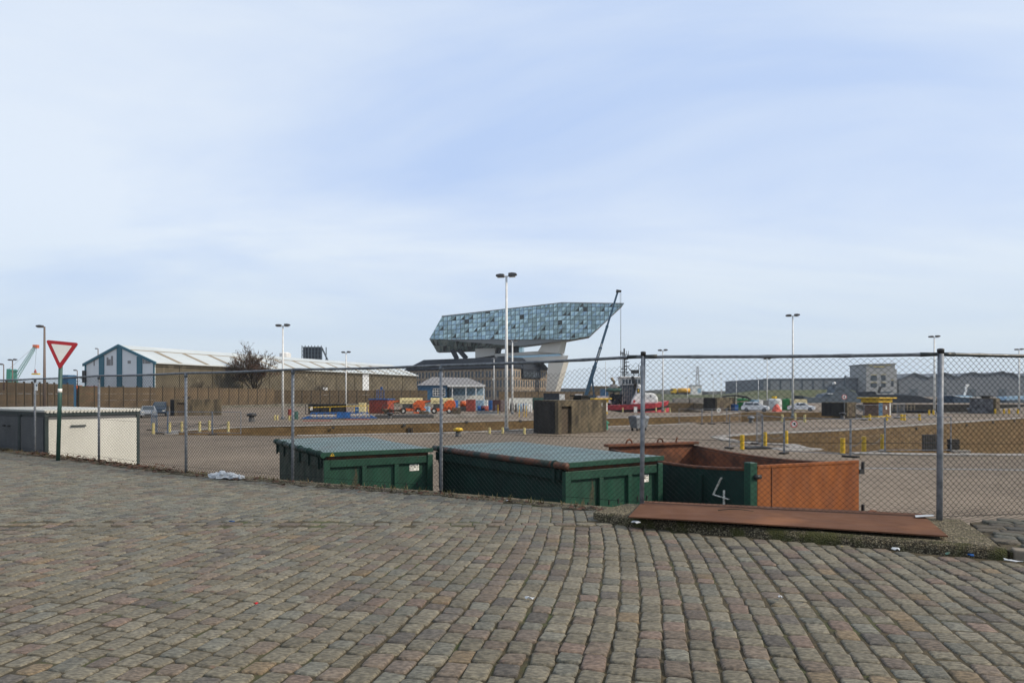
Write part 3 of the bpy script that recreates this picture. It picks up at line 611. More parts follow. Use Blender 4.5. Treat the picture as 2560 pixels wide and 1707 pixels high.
# ------------------------------------------------------------------ site cabin on the left
ca = math.atan2(.8, .6)
t = thing('site_cabin', 'cream and grey site cabin with dark frame behind the give way sign', 'cabin', (-12.66, 18.5, YZ), ca); W, Ln, H = 2.48, 6.1, 2.3
MB().box(.03, W - .03, .03, Ln - .03, .05, H).build('body', M_cabgrey, t)
MB().box(.09, W - .09, -.0, .028, .12, H - .1).build('front_panel', M_cream, t)
MB().box(-.02, W + .02, -.03, Ln + .02, H + .1, H + .17).build('roof', M_cream, t, bevel=.02)
for j in range(26): MB().box(.02 + j * .094, .075 + j * .094, -.055, -.032, H + .085, H + .165).build('roof_rib', M_cream, t)
MB().box(-.01, W + .01, -.012, Ln, H + .003, H + .097).build('roof_rail', M_cabframe, t)
for x, y in ((.0, -.01), (W - .09, -.01), (0, Ln - .08)): MB().box(x, x + .09, y, y + .1, 0, H).build('corner_post', M_cabframe, t, bevel=.008)
MB().box(-.03, .028, 1.75, 1.93, .0, H + .0).build('side_post', M_cabframe, t, bevel=.008)
MB().box(-.012, .028, .095, 1.745, .12, H - .05).build('side_panel', M_cabgrey, t); MB().box(-.012, .028, 1.935, Ln - .085, .12, H - .05).build('side_panel', M_cabgrey, t)
MB().tube([(.62, -.05, H - .28), (1.0, -.05, H - .28)], .022, 8).build('handle', M_cabframe, t)
for y in (2.6, 3.0): MB().lathe([(.05, 0), (.05, .04)], (-.03, y, H - .35), 10).build('vent', M_black, t)

# ------------------------------------------------------------------ give way sign
t = thing('give_way_sign', 'red bordered white triangle give way sign on a dark green pole', 'road sign', (-10.84, 16.3, 0), 0, ry=R(1.6))
MB().tube([(0, 0, -.05), (0, 0, 2.75)], .044, 14).build('pole', M_polegreen, t, smooth=True)
MB().lathe([(.046, 1.62), (.046, 1.71)], (0, 0, 0), 14).build('sticker', M_signwhite, t, smooth=True)
def rtri(r, cx, cz, s, n=5):
    pts = []
    for k, (ax, az) in enumerate(((-s / 2, s * .289), (s / 2, s * .289), (0, -s * .577))):
        d = Vector((ax, az)).normalized(); c = Vector((ax, az)) - d * r * 2; a = math.atan2(d.y, d.x)
        o = [(cx + c.x + r * math.cos(a + (j / n - .5) * 2.094 * (-1)), cz + c.y + r * math.sin(a + (j / n - .5) * 2.094 * (-1))) for j in range(n + 1)]; pts += o
    return pts
def tri(s, y0, y1, r, nm, m, par):
    q = [Matrix.Rotation(R(3.8), 4, 'Y') @ Vector((x, 0, z)) for x, z in rtri(r, 0, 0, s)]
    return MB().ext([(v.x + .05, y0, v.z + 2.61) for v in q], (0, y1 - y0, 0)).build(nm, m, par)
bd = tri(.78, -.075, -.055, .035, 'border', M_red, t); tri(.50, -.079, -.076, .012, 'field', M_signwhite, t); tri(.785, -.054, -.048, .036, 'back', M_galv, bd)
for z in (2.5, 2.7): MB().box(-.07, .07, -.048, .05, z - .02, z + .02).build('clamp', M_galv, t)

# ------------------------------------------------------------------ litter and weeds along the fence
bag = MB(); rr = random.Random(2)
for cx, cy, s_, in ((0, 0, .17), (.2, .03, .13), (-.22, -.02, .12), (.38, .05, .09)):
    n = 14; pr = []
    o = len(bag.v); vs = []
    for i in range(8):
        for j in range(n):
            th = math.pi / 2 * i / 7; ph = 2 * math.pi * j / n; p = Vector((math.cos(ph) * math.cos(th), math.sin(ph) * math.cos(th), math.sin(th)))
            r = s_ * (1 + .55 * noise.noise(p * 3.1 + Vector((cx * 9, 0, s_ * 30))) + .25 * noise.noise(p * 8 + Vector((cx * 9, 0, 0)))); vs.append((cx + p.x * r * 1.25, cy + p.y * r, p.z * r * .9))
    bag.add(vs, [(i * n + j, i * n + (j + 1) % n, (i + 1) * n + (j + 1) % n, (i + 1) * n + j) for i in range(7) for j in range(n)])
bo = bag.build('plastic_bag', M_bag, smooth=False); bo.location = G(560, 1194, .02); bo.scale = (.85, .8, .75); bo.rotation_euler = (0, 0, R(-20)); tag(bo, 'crumpled white plastic sheet lying at the foot of the fence', 'litter')
lit = [(578, 1303, .16, .015, M_blue, 'narrow blue plastic strip on the setts', 'plastic_strip'), (1955, 1493, .05, .04, M_bag, 'small white and blue wrapper on the setts', 'wrapper'), (2240, 1372, .1, .05, M_bag, 'torn clear wrapper against the mossy kerb', 'wrapper'),
       (2425, 1387, .13, .04, M_blue, 'flat blue plastic scrap below the kerb', 'plastic_scrap'), (2368, 1383, .1, .03, M_polegreen, 'dark green plastic scrap below the mossy kerb', 'plastic_scrap'), (2473, 1388, .07, .05, M_red, 'small red scrap where the stone kerb starts', 'plastic_scrap'),
       (2535, 1402, .2, .06, M_bag, 'white torn wrapper beside the stone kerb', 'wrapper'), (1322, 1495, .1, .03, M_bag, 'thin whitish plastic sliver on the setts', 'plastic_sliver'), (1590, 1305, .12, .07, M_bag, 'whitish clump of paper stuck to the kerb below the steel sheet', 'paper_scrap'), (2105, 1366, .08, .03, M_paleyel, 'yellow straw bit at the foot of the mossy kerb', 'straw'),
       (640, 1509, .03, .03, M_red, 'tiny red cap on the setts', 'cap'), (1270, 1252, .07, .04, M_bag, 'small white paper by the fence foot near the middle skip', 'paper_scrap')]
for i, (x, y, wd, dp, m, lb, nm) in enumerate(lit):
    wd *= .75; dp *= .75; q = MB(); zz_ = .02 if x != 1590 else .09
    pts = [(wd * (u - .5) + rr.uniform(-.01, .01), dp * (v - .5) + rr.uniform(-.01, .01), rr.uniform(.006, .024)) for v in (0, .5, 1) for u in (0, .33, .66, 1)]
    q.add(pts, [(j * 4 + k, j * 4 + k + 1, j * 4 + k + 5, j * 4 + k + 4) for j in range(2) for k in range(3)]); q.add([(a, b, c_ - .005) for a, b, c_ in pts], [(j * 4 + k, j * 4 + k + 4, j * 4 + k + 5, j * 4 + k + 1) for j in range(2) for k in range(3)])
    o = q.build(nm, m); g = G(x, y, zz_); o.location = (g.x, g.y, zz_ - .008); o.rotation_euler = (0, 0, rr.uniform(0, 3)); tag(o, lb, 'litter')
def tufts(name, label, pts, m, hgt, seed):
    r = random.Random(seed); q = MB()
    for p in pts:
        for _ in range(r.randint(3, 7)):
            a = r.uniform(0, 6.28); l = hgt * r.uniform(.4, 1.2); b = p + Vector((r.uniform(-.05, .05), r.uniform(-.03, .03), 0)); d = Vector((math.cos(a) * .5, math.sin(a) * .5, 1)).normalized(); s_ = Vector((-math.sin(a), math.cos(a), 0)) * .006
            tip = b + d * l; mid = b + d * l * .5 + Vector((0, 0, .01))
            q.add([b - s_, b + s_, mid + s_ * .8, mid - s_ * .8, tip], [(0, 1, 2, 3), (3, 2, 4)])
    return tag(q.build(name, m), kind='stuff', label=label)
r2 = random.Random(9); pts = []
for i in range(1, 7):
    a, b = FP[i], FP[i + 1]
    for k in range(16):
        u = r2.random(); pts.append(Vector((a[0] + (b[0] - a[0]) * u, a[1] + (b[1] - a[1]) * u - r2.uniform(-.03, .12), .015)))
tufts('grass_tufts', 'thin weeds and dry grass at the foot of the fence', pts, mat('weed', (0.10, 0.095, 0.03), (0.16, 0.12, 0.06), scale=5, rough=.9), .09, 4)
q = MB(); r2 = random.Random(12)
for k in range(900):
    i = r2.choice([1, 2, 2, 2, 3, 3, 3, 3, 4, 5, 6]); a, b = FP[i], FP[i + 1]; u = r2.random(); dn = abs(r2.gauss(0, .16))
    p = Vector((a[0] + (b[0] - a[0]) * u - dn * .5, a[1] + (b[1] - a[1]) * u - dn, .02 + max(0, r2.gauss(.012, .02)) * (1.6 if i in (2, 3) else .6)))
    s_ = r2.uniform(.02, .05); R3 = Matrix.Rotation(r2.uniform(0, 6), 3, 'Z') @ Matrix.Rotation(r2.uniform(-.8, .8), 3, 'X')
    q.add([p + R3 @ Vector(v) * s_ for v in ((-1, -.4, 0), (0, -.55, .15), (1, 0, 0), (0, .55, .15), (-1, .4, 0))], [(0, 1, 2, 3, 4)])
tag(q.build('fallen_leaves', M_dryleaf), kind='stuff', label='brown fallen leaves gathered along the fence foot')
# ------------------------------------------------------------------ yard furniture
def lamp(x, yb, yt, label, heads=2, m=M_lamp, d=None, rz=0.0, group='tall lamp posts on the quays', r0=.10, cam_box=None):
    g = G(x, yb) if d is None else Vector(((x - CX) / F * d, d, YZ)); H = CZ + (HY - yt) / F * g.y - YZ
    t = thing('lamp_post', label, 'lamp post', (g.x, g.y, YZ), rz, group)
    MB().tube([(0, 0, 0), (0, 0, H * .5), (0, 0, H - .05)], [r0, r0 * .8, r0 * .55], 10).build('pole', m, t, smooth=True)
    MB().lathe([(r0 * 1.5, 0), (r0 * 1.5, .25), (r0 * 1.1, .32)], (0, 0, 0), 10).build('base_sleeve', M_galvrail, t)
    for s_ in ((-1, 1) if heads == 2 else (-1,)):
        a = MB().tube([(0, 0, H - .15), (s_ * .25, 0, H)], .05, 6).build('arm', m, t)
        h = MB(); pr = [(.0, -.16), (.35, -.17), (.62, -.10), (.66, 0), (.6, .1), (.3, .15), (.0, .12)]
        h.ext([(s_ * (.18 + u * 1.0), -.2, H + .02 + w_ * .9 + .03 * s_) for u, w_ in pr], (0, .4, 0)); hd = h.build('lamp_head', M_lamphead, t, bevel=.04)
        MB().box(s_ * .22 if s_ > 0 else s_ * .72, s_ * .72 if s_ > 0 else s_ * .22, -.15, .15, H - .165, H - .138).build('lens', M_lens, hd)
    return t
lamp(1266, 1077.5, 688, 'tallest white double headed lamp post, beside the concrete bunker with doorway', rz=R(-12), r0=.15)
lamp(707, 1048, 813, 'white double headed lamp post in front of the bare tree', r0=.15)
lamp(1982, 1043.6, 788, 'grey double headed lamp post in front of the cream box and green tank', rz=R(-8), r0=.16)
lamp(2336, 1034, 841, 'double headed lamp post beside the lock with bollards, right of the office tower', r0=.17)
lamp(2548, 1024, 873, 'double headed lamp post by the graffiti bunker', r0=.17)
lamp(865, 1026, 880, 'double headed lamp post behind the blue gangway', r0=.17)
lamp(1281, 1035, 851, 'slim double headed lamp post rising behind the tallest lamp post', r0=.16)
lamp(1235, 1010, 895, 'slim lamp post with camera box in front of the slate roofed building', r0=.16)
t = bpy.data.objects['lamp_post.007']; MB().box(-.5, .3, -.3, .3, 7.0, 7.5).build('camera_box', M_lens, t)
lamp(1657, 1028, 875, 'double headed lamp post beside the bow of the red tug', r0=.17)
lamp(1918, 1018, 897, 'thin double headed lamp post in front of the grey shed end', r0=.13)
lamp(111, 0, 815, 'tall brown single headed lamp post behind the brown wall', heads=1, m=M_lampbr, d=72, r0=.16, group='brown lamp posts behind the wall')
lamp(31, 0, 899, 'brown double headed lamp post beside the harbour crane', heads=2, m=M_lampbr, d=130, r0=.16, group='brown lamp posts behind the wall')
lamp(9, 0, 910, 'brown lamp post at the far end behind the brown wall', heads=1, m=M_lampbr, d=130, r0=.14, group='brown lamp posts behind the wall')
lamp(245, 0, 871, 'brown lamp post behind the blue and white warehouse gable', heads=1, m=M_lampbr, d=185, r0=.2, group='brown lamp posts behind the wall')
lamp(193, 0, 925, 'short brown lamp post between sign and warehouse gable', heads=1, m=M_lampbr, d=150, r0=.14, group='brown lamp posts behind the wall')
for x, yt in ((1719, 944), (1783, 936), (1803, 934), (1841, 936), (1896, 945)): lamp(x, 0, yt, 'small distant lamp post on the grassy far bank', heads=1, d=250, r0=.13, group='distant lamp posts')

def bunker(x0, xc, x1, yb, h, label, door=True, rz=R(45), mL=M_concdk, mR=M_conc, dz=0):  # mL: left face darker than mR, its shade put into the colour
    """square concrete lock house: near corner at column xc, base row yb"""
    g = G(xc, yb); d = g.y; wl = (xc - x0) / F * d / math.cos(rz) * 1.04; wr = (x1 - xc) / F * d / math.cos(rz) * 1.16
    t = thing('bunker', label, 'bunker', (g.x, g.y, YZ), rz); T = .35
    # local: x along right face, y along left face
    dx0, dx1, dh = .35, 1.45, h - .35
    b = MB()
    b.ext([(0, .0, .01), (wr, 0, .01), (wr, 0, h), (0, 0, h)] if not door else [(dx1, 0, .01), (wr, 0, .01), (wr, 0, h), (dx1, 0, h)], (0, T, 0))
    if door: b.box(0, dx0, 0, T, .01, h); b.box(dx0, dx1, 0, T, dh, h)
    b.box(.0, wr, wl - T, wl, .01, h); b.box(wr - T, wr, T, wl - T, .01, h)
    b.build('wall', mR, t, bevel=.02)
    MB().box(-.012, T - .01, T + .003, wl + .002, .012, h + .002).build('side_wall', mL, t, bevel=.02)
    MB().box(.01, wr - .01, .01, wl - .01, h + .003, h + .1).build('roof_slab', mR, t, bevel=.02)
    if door: MB().box(dx0 + .003, dx1 - .003, T - .08, T - .02, .02, dh - .003).build('door', M_door, t)
    else: MB().box(wr * .2, wr * .2 + .8, -.02, -.002, .02, h * .75).build('door', M_door, t)
    return t, wl, wr
t, wl, wr = bunker(1336, 1396, 1516, 1085.4, 2.36, 'large stained concrete bunker with an open doorway and white K mark', rz=R(44))
for a, b in (((wr - .62, -.01, 1.95), (wr - .62, -.01, 2.2)), ((wr - .62, -.01, 2.07), (wr - .5, -.01, 2.2)), ((wr - .62, -.01, 2.07), (wr - .5, -.01, 1.95))): MB().bar(a, b, .012, .05, up=(0, 1, 0)).build('painted_letter_stroke', M_white, t)
cp = thing('vent_box', 'dark square vent hood on the roof of the large bunker', 'vent', (5.4, 52.9, YZ + 2.465), R(44))
MB().box(-.55, .55, -.4, .4, 0, .2).build('base', M_concdk, cp); MB().box(-.75, .75, -.55, .55, .26, .36).build('hood', M_concdk, cp); MB().box(-.5, .5, -.35, .35, .203, .257).build('slats', M_black, cp)
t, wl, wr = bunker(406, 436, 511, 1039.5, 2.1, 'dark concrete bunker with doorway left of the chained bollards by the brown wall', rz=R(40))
cp = thing('vent_box', 'small dark vent on the roof of the bunker by the brown wall', 'vent', tuple(G(455, 1037) + Vector((0, 1.4, 2.21))), R(40))
MB().box(-.3, .3, -.3, .3, 0, .15).build('base', M_concdk, cp); MB().box(-.5, .5, -.4, .4, .2, .32).build('hood', M_concdk, cp); MB().box(-.25, .25, -.25, .25, .153, .197).build('slats', M_black, cp)
bunker(1765, 1793, 1848, 1027, 2.2, 'low concrete bunker beside the black cable drum stand and green tank', door=False, rz=R(42))
bunker(2068, 2118, 2151, 1041.5, 1.75, 'dark concrete bunker left of the yellow roofed hut with blue door', door=False, rz=R(38))
t, wl, wr = bunker(2452, 2490, 2522, 1034, 2.2, 'concrete bunker covered in grey graffiti at the far lock', door=False, rz=R(45), mL=mat('graffiti', (.16, .165, .175), (.06, .06, .065), scale=1.5, rough=.9, detail=10), mR=M_conc)
cp = thing('vent_box', 'dark vent hood on the graffiti bunker roof', 'vent', tuple(G(2487, 1034) + Vector((.1, 2.0, 2.31)))); MB().box(-.4, .4, -.4, .4, 0, .25).build('base', M_concdk, cp); MB().box(-.6, .6, -.6, .6, .253, .36).build('hood', M_black, cp)

def hut(x, yb, wpx, hpx, label, rz, door):
    g = G(x, yb); s = g.y / F; w_ = wpx * s * .62; h = hpx * s
    t = thing('lock_hut', label, 'hut', (g.x, g.y, YZ), rz)
    MB().box(-w_ / 2, w_ / 2, -w_ * .4, w_ * .4, .28, h - .62).build('wall', M_brick, t)
    MB().box(-w_ / 2 - .06, w_ / 2 + .06, -w_ * .4 - .06, w_ * .4 + .06, 0, .275).build('plinth', M_yellow, t)
    MB().box(-w_ / 2 - .15, w_ / 2 + .15, -w_ * .4 - .15, w_ * .4 + .15, h - .615, h - .16).build('fascia', M_yellow, t)
    MB().box(-w_ / 2 - .5, w_ / 2 + .5, -w_ * .4 - .5, w_ * .4 + .5, h - .155, h).build('roof', M_yellow, t, bevel=.03)
    MB().box(-w_ / 2 + .12, -w_ / 2 + .85, -w_ * .4 - .03, -w_ * .4 - .003, .29, h - .63).build('door', M_blueshed, t)
    MB().box(w_ / 2 - .2, w_ / 2 + .03, -w_ * .4 - .03, -w_ * .4 + .2, .29, h - .63).build('corner_pilaster', M_white, t)
    MB().box(.25, .5, -w_ * .4 - .02, -w_ * .4 - .003, 1.05, 1.45).build('notice', M_white, t)
    return t
hut(2192, 1044, 80, 51, 'brown brick lock hut with yellow flat roof, yellow plinth and blue door', R(28), True)
hut(1494, 1034, 60, 39, 'lock hut with yellow flat roof half hidden behind the large concrete bunker', R(28), True)

# wheeled bin
g = G(1597, 1076); t = thing('wheeled_bin', 'grey four wheeled waste bin standing beside the large concrete bunker', 'bin', (g.x, g.y, YZ), R(30))
b = MB(); b.add([(-.52, -.38, .2), (.52, -.38, .2), (.52, .38, .2), (-.52, .38, .2), (-.66, -.5, 1.0), (.66, -.5, 1.0), (.66, .5, 1.0), (-.66, .5, 1.0)], [(3, 2, 1, 0), (4, 5, 6, 7), (0, 1, 5, 4), (1, 2, 6, 5), (2, 3, 7, 6), (3, 0, 4, 7)])
b.build('body', mat('bin_grey', (.17, .19, .21), (.14, .155, .17), scale=3, rough=.5), t, bevel=.03)
l = MB(); l.ext([(-.7, -.55, 1.004), (-.7, .55, 1.004), (-.7, .4, 1.17), (-.7, 0, 1.22), (-.7, -.4, 1.17)], (1.4, 0, 0)); l.build('lid', M_galv, t, bevel=.02)
for x in (-.42, .42):
    for y in (-.3, .3): MB().tube([(x, y - .03, .1), (x, y + .03, .1)], .1, 10).build('wheel', M_tyre, t)
MB().box(.585, .6, -.3, .3, .45, .85, Matrix.Translation((.02, 0, 0))).build('sticker', M_white, t)
g = G(1517, 1073.5); t = thing('hydrant', 'small teal green hydrant post at the corner of the large bunker', 'hydrant', (g.x, g.y, YZ))
tg = mat('hydrant_teal', (.03, .27, .18), rough=.5)
MB().lathe([(.1, 0), (.1, .32), (.07, .34), (.07, .46), (.15, .5), (.15, .58), (.06, .72)], (0, 0, 0), 10).build('post', tg, t); MB().tube([(-.2, 0, .54), (.2, 0, .54)], .05, 8).build('outlet', tg, t)

# bollards ----------------------------------------------------------
def bollard_proto(m, nm, lb, grp, h=.8, r=.11):
    t = thing(nm, lb, 'bollard', (0, 0, YZ), 0, grp)
    MB().lathe([(r, .04), (r, h - .03), (r * .85, h)], (0, 0, 0), 12).build('post', m, t, smooth=False); MB().lathe([(r * 1.35, 0), (r * 1.3, .037)], (0, 0, 0), 12).build('foot', M_coping, t)
    return t
def spread(proto, pts, labels=None):
    for i, (x, y) in enumerate(pts):
        g = G(x, y); lb = labels[i] if labels else None
        if i == 0:
            proto.location = (g.x, g.y, YZ)
            if lb: proto['label'] = lb
        else: dup(proto, (g.x, g.y, YZ), rz=random.random(), label=lb)
def chain(pts, label, nm='barrier_chain', r=.022):
    ws = [G(x, y) + Vector((0, 0, .72)) for x, y in pts]; o = ws[0].copy(); path = []
    for a, b in zip(ws[:-1], ws[1:]):
        for k in range(9):
            u = k / 8; path.append(a.lerp(b, u) - o - Vector((0, 0, .34 * 4 * u * (1 - u))))
    c = MB().tube(path, r, 5).build(nm, M_chain); c.location = o; tag(c, label, 'chain')
YB = [(1855.7, 1125), (1912.7, 1116), (1965.5, 1111), (2107, 1136), (2160, 1130.5), (2206.7, 1123.6)]
spread(bollard_proto(M_yellow, 'bollard', 'x', 'yellow bollards at the deep lock'), YB, ['first bright yellow bollard of the chained row right of the open skip', 'bright yellow bollard beside the dark drain grating at the deep lock', 'bright yellow bollard by the sign with a red ring', 'bright yellow bollard with a black cap post behind it, in front of the deep lock', 'middle bright yellow bollard in front of the deep lock wall', 'bright yellow bollard beside the black steel grating at the deep lock'])
chain(YB[:3], 'black chain hanging between the yellow bollards right of the open skip'); chain(YB[3:], 'black chain hanging between the yellow bollards in front of the deep lock wall')
LB = [(383, 1085.5), (454, 1080), (523, 1077)]; LB2 = [(424, 1083), (499, 1080), (570.5, 1080)]
spread(bollard_proto(M_paleyel, 'bollard', 'faded yellow bollard of the chained group behind blue barrier fencing', 'faded bollards at the lock end', .82, .10), LB + LB2)
chain(LB, 'rear dark chain across the faded yellow bollards behind the blue barriers'); chain(LB2, 'front dark chain across the faded yellow bollards behind the blue barriers')
spread(bollard_proto(M_paleyel, 'bollard', 'x', 'faded bollards by the tallest lamp post', .5, .09), [(1224, 1086), (1257, 1085), (1311, 1086)], ['short pale yellow bollard near the yellow capped mooring bollard', 'short pale yellow bollard close against the tallest lamp post', 'short pale yellow bollard beside the dark face of the large bunker'])
spread(bollard_proto(M_paleyel, 'bollard', 'small pale yellow bollard of a pair by the lamp post near the bare tree', 'faded bollards by the tree lamp', .6, .10), [(687, 1051), (693.5, 1051), (723, 1052), (728.5, 1052)])
spread(bollard_proto(M_yellow, 'bollard', 'slim yellow bollard along the quay in front of the yellow roofed hut', 'yellow bollards by the hut', .7, .13), [(2174.6, 1051), (2217, 1052), (2254, 1051), (2261, 1052), (2299, 1051)])
spread(bollard_proto(M_paleyel, 'bollard', 'small pale bollard on the quay edge by the red tug', 'small bollards by the tug', .7, .12), [(1557, 1030), (1640, 1029), (1662, 1030), (1675, 1030)])
spread(bollard_proto(M_yellow, 'bollard', 'small yellow bollard in the row beside the graffiti bunker', 'yellow bollards by the graffiti bunker', .7, .13), [(2488, 1034), (2510, 1034), (2523, 1034), (2545, 1034), (2323, 1037.5), (2333.6, 1037)])
spread(bollard_proto(M_paleyel, 'bollard', 'pale bollard on the far lock edge near the double headed lamp post and white cars', 'pale bollards at the far lock', .8, .13), [(1956, 1055), (1988, 1050), (2012, 1056)])
def mooring(x, y, m, lb, s=1.0):
    g = G(x, y); t = thing('mooring_bollard', lb, 'mooring bollard', (g.x, g.y, YZ), 0, 'mooring bollards')
    MB().lathe([(.24 * s, 0), (.2 * s, .06), (.17 * s, .36 * s)], (0, 0, 0), 14).build('stem', M_chain, t, smooth=True)
    MB().lathe([(.17 * s, .362 * s), (.32 * s, .42 * s), (.34 * s, .5 * s), (.27 * s, .58 * s), (.1 * s, .62 * s)], (0, 0, 0), 14).build('cap', m, t, smooth=True)
mooring(1145.6, 1091, M_yellow, 'mushroom mooring bollard with bright yellow cap on the lock edge')
mooring(629, 1054, M_black, 'black mooring bollard on the quay in front of the bare tree', 1.5)
mooring(975, 1046, M_black, 'black mooring bollard in front of the orange boom lifts', 1.2)
mooring(2107, 1046, M_black, 'black mooring bollard in front of the bunker beside the yellow roofed hut', 1.2)
mooring(1878, 1057, M_galv, 'pale capped mooring bollard behind the barrier gate', 1.1)
mooring(2425, 1032, M_galv, 'pale capped mooring bollard in front of the dark quay wall', 1.3)

# site barriers -----------------------------------------------------
def barrier(p0, p1, label, h, m, group, mesh=True, feet=True):
    a = G(*p0); b = G(*p1); v = b - a; Lb = v.length; rz = math.atan2(v.y, v.x)
    t = thing('site_barrier', label, 'barrier', (a.x, a.y, YZ), rz, group)
    MB().tube([(.03, 0, .08), (.03, 0, h)], .024, 8).build('upright', m, t); MB().tube([(Lb - .03, 0, .08), (Lb - .03, 0, h)], .024, 8).build('upright', m, t)
    for z in (.15, h - .02): MB().tube([(.054, 0, z), (Lb - .054, 0, z)], .018, 6).build('rail', m, t)
    if mesh:
        q = MB(); k = int(Lb / .12)
        for j in range(1, k): q.tube([(j * Lb / k, .0, .17), (j * Lb / k, 0, h - .04)], .0022, 3, False)
        for z in (.5, .9, 1.3):
            if z < h: q.tube([(.06, .004, z), (Lb - .06, .004, z)], .0022, 3, False)
        q.build('wire_infill', m, t)
    if feet:
        for x in (.0,): MB().box(x - .14, x + .14, -.35, .35, 0, .078).build('foot_block', M_concdk, t)
    return t
BP = [(1822.7, 1121), (1906.6, 1121), (1960, 1134), (2127, 1143), (2212, 1132), (2379, 1132)]
BL = ['galvanised barrier gate panel beside the first yellow bollard', 'galvanised barrier panel between the gate and the double upright', 'long galvanised barrier panel carrying the red ringed sign', 'galvanised barrier panel around the middle yellow bollard', 'galvanised barrier panel reaching to the black steel grating']
for i in range(5): barrier(BP[i], BP[i + 1], BL[i], 1.78, M_galv, 'barriers at the deep lock')
barrier((1892, 1110), (1906, 1121), 'short galvanised gate leaf set at an angle near the drain grating', 1.85, M_galv, 'barriers at the deep lock')
BQ = [(378, 1075), (392, 1084.5), (419, 1085.5), (531, 1087), (603, 1088)]
for i in range(4): barrier(BQ[i], BQ[i + 1], ['blue barrier panel end on beside the parked cars', 'narrow blue barrier panel at the faded bollards', 'long blue barrier panel in front of the faded bollards', 'leaning blue and grey barrier panel at the rounded lock end'][i], 1.66, mat('barrier_blue', (.09, .16, .26), (.2, .22, .25), scale=2, rough=.6) if i < 3 else M_galv, 'blue barriers at the lock end')
BF = [(1697, 1059), (1755, 1060), (1780, 1060), (1817, 1058), (1850, 1056)]
for i in range(4): barrier(BF[i], BF[i + 1], 'grey barrier panel along the far lock beyond the wheeled bin', 1.5, M_galv, 'barriers along the far lock')
BG = [(2140, 1047), (2160, 1050), (2243, 1046), (2262, 1040)]
for i in range(3): barrier(BG[i], BG[i + 1], 'grey barrier panel standing around the yellow roofed hut', 1.7, M_galv, 'barriers around the hut')
def disc_sign(pt, r, label, ring, post=None, slash=False):
    t = thing('round_sign', label, 'sign', pt, 0); 
    MB().tube([(0, 0, 0), (0, .012, 0)], r, 20).build('plate', M_white, t); q = MB()
    n = 24; q.add([(rr_ * math.cos(2 * math.pi * j / n), yy, rr_ * math.sin(2 * math.pi * j / n)) for rr_, yy in ((r * .8, -.004), (r * 1.01, -.004), (r * 1.01, .008), (r * .8, .008)) for j in range(n)], [(i * n + j, i * n + (j + 1) % n, ((i + 1) % 4) * n + (j + 1) % n, ((i + 1) % 4) * n + j) for i in range(4) for j in range(n)]); q.build('ring', ring, t)
    if slash:
        MB().bar((-r * .6, -.006, r * .5), (r * .6, -.006, -r * .5), .01, r * .16, up=(0, 1, 0)).build('slash', M_black, t)
        MB().box(-r * .05, r * .45, -.005, -.001, -r * .35, r * .45).build('pictogram', M_black, t)
    else: MB().tube([(0, -.005, 0), (0, -.001, 0)], r * .35, 12).build('pictogram', M_black, t)
    if post: MB().tube([(0, .02, -post), (0, .02, r)], .03, 6).build('post', M_galv, t)
    return t
disc_sign(P(1985, 1059.5, 31.9), .155, 'round white prohibition sign with red ring hanging on the barrier', M_red, slash=True)
disc_sign(P(1797, 1025, 66), .2, 'small round white sign on the far barrier', M_white)
disc_sign(P(2111, 992, 82), .3, 'red and white ring buoy on a post before the grey naval ship', M_red, post=2.5)
# lying bits by the deep lock
g = G(1893, 1121); t = thing('drain_grating', 'dark slotted drain grating lying by the yellow bollards', 'grating', (g.x, g.y, YZ), R(8))
MB().box(-.75, .75, -.45, .45, 0, .05).build('frame', M_concdk, t)
for j in range(14): MB().box(-.7 + j * .1, -.65 + j * .1, -.4, .4, .053, .075).build('bar', M_black, t)
g = G(2327, 1128); t = thing('steel_grating', 'black steel grating panel propped upright at the deep lock edge', 'grating', (g.x, g.y, YZ), R(10))
for j in range(7): MB().box(-.42 + j * .13, -.39 + j * .13, -.015, .015, .0, .86).build('bar', M_chain, t)
for z in (.02, .22, .42, .62, .82): MB().box(-.45, .45, .018, .045, z, z + .04).build('cross_bar', M_chain, t)
MB().box(-.45, .45, .05, .07, 0, .86).build('backing_sheet', M_wallpost, t)
g = G(2383, 1128); t = thing('block_stack', 'stack of dark barrier feet left at the deep lock edge', 'blocks', (g.x, g.y, YZ), R(20))
for j in range(5): MB().box(-.3 + .04 * (j % 2), .3 + .04 * (j % 2), -.12, .12, j * .125, j * .125 + .12).build('block', M_concdk, t, bevel=.02)
g = G(2402, 1131); o = MB().box(-.45, .45, -.1, .1, 0, .12).build('concrete_block', M_coping, bevel=.02); o.location = (g.x, g.y, YZ); tag(o, 'pale concrete block on the near edge of the deep lock', 'block')
o = MB().lathe([(.95, 0), (.9, .03), (.5, .05), (.1, .05)], (0, 0, 0), 20).build('concrete_pad', M_coping); g = G(1990, 1122); o.location = (g.x, g.y, YZ); o.scale = (1.5, 1, 1); tag(o, 'round pale concrete pad at the head of the deep lock', 'concrete pad')
# drainage channel painted line
q = MB(); a, b = G(2150, 1170), G(2700, 1176); q.ext([a + Vector((0, -.14, .004)), b + Vector((0, -.14, .004)), b + Vector((0, .14, .004)), a + Vector((0, .14, .004))], (0, 0, .004)); tag(q.build('drain_channel', mat('channel_grey', (.16, .18, .19), (.12, .135, .14), scale=3, rough=.7)), kind='structure')

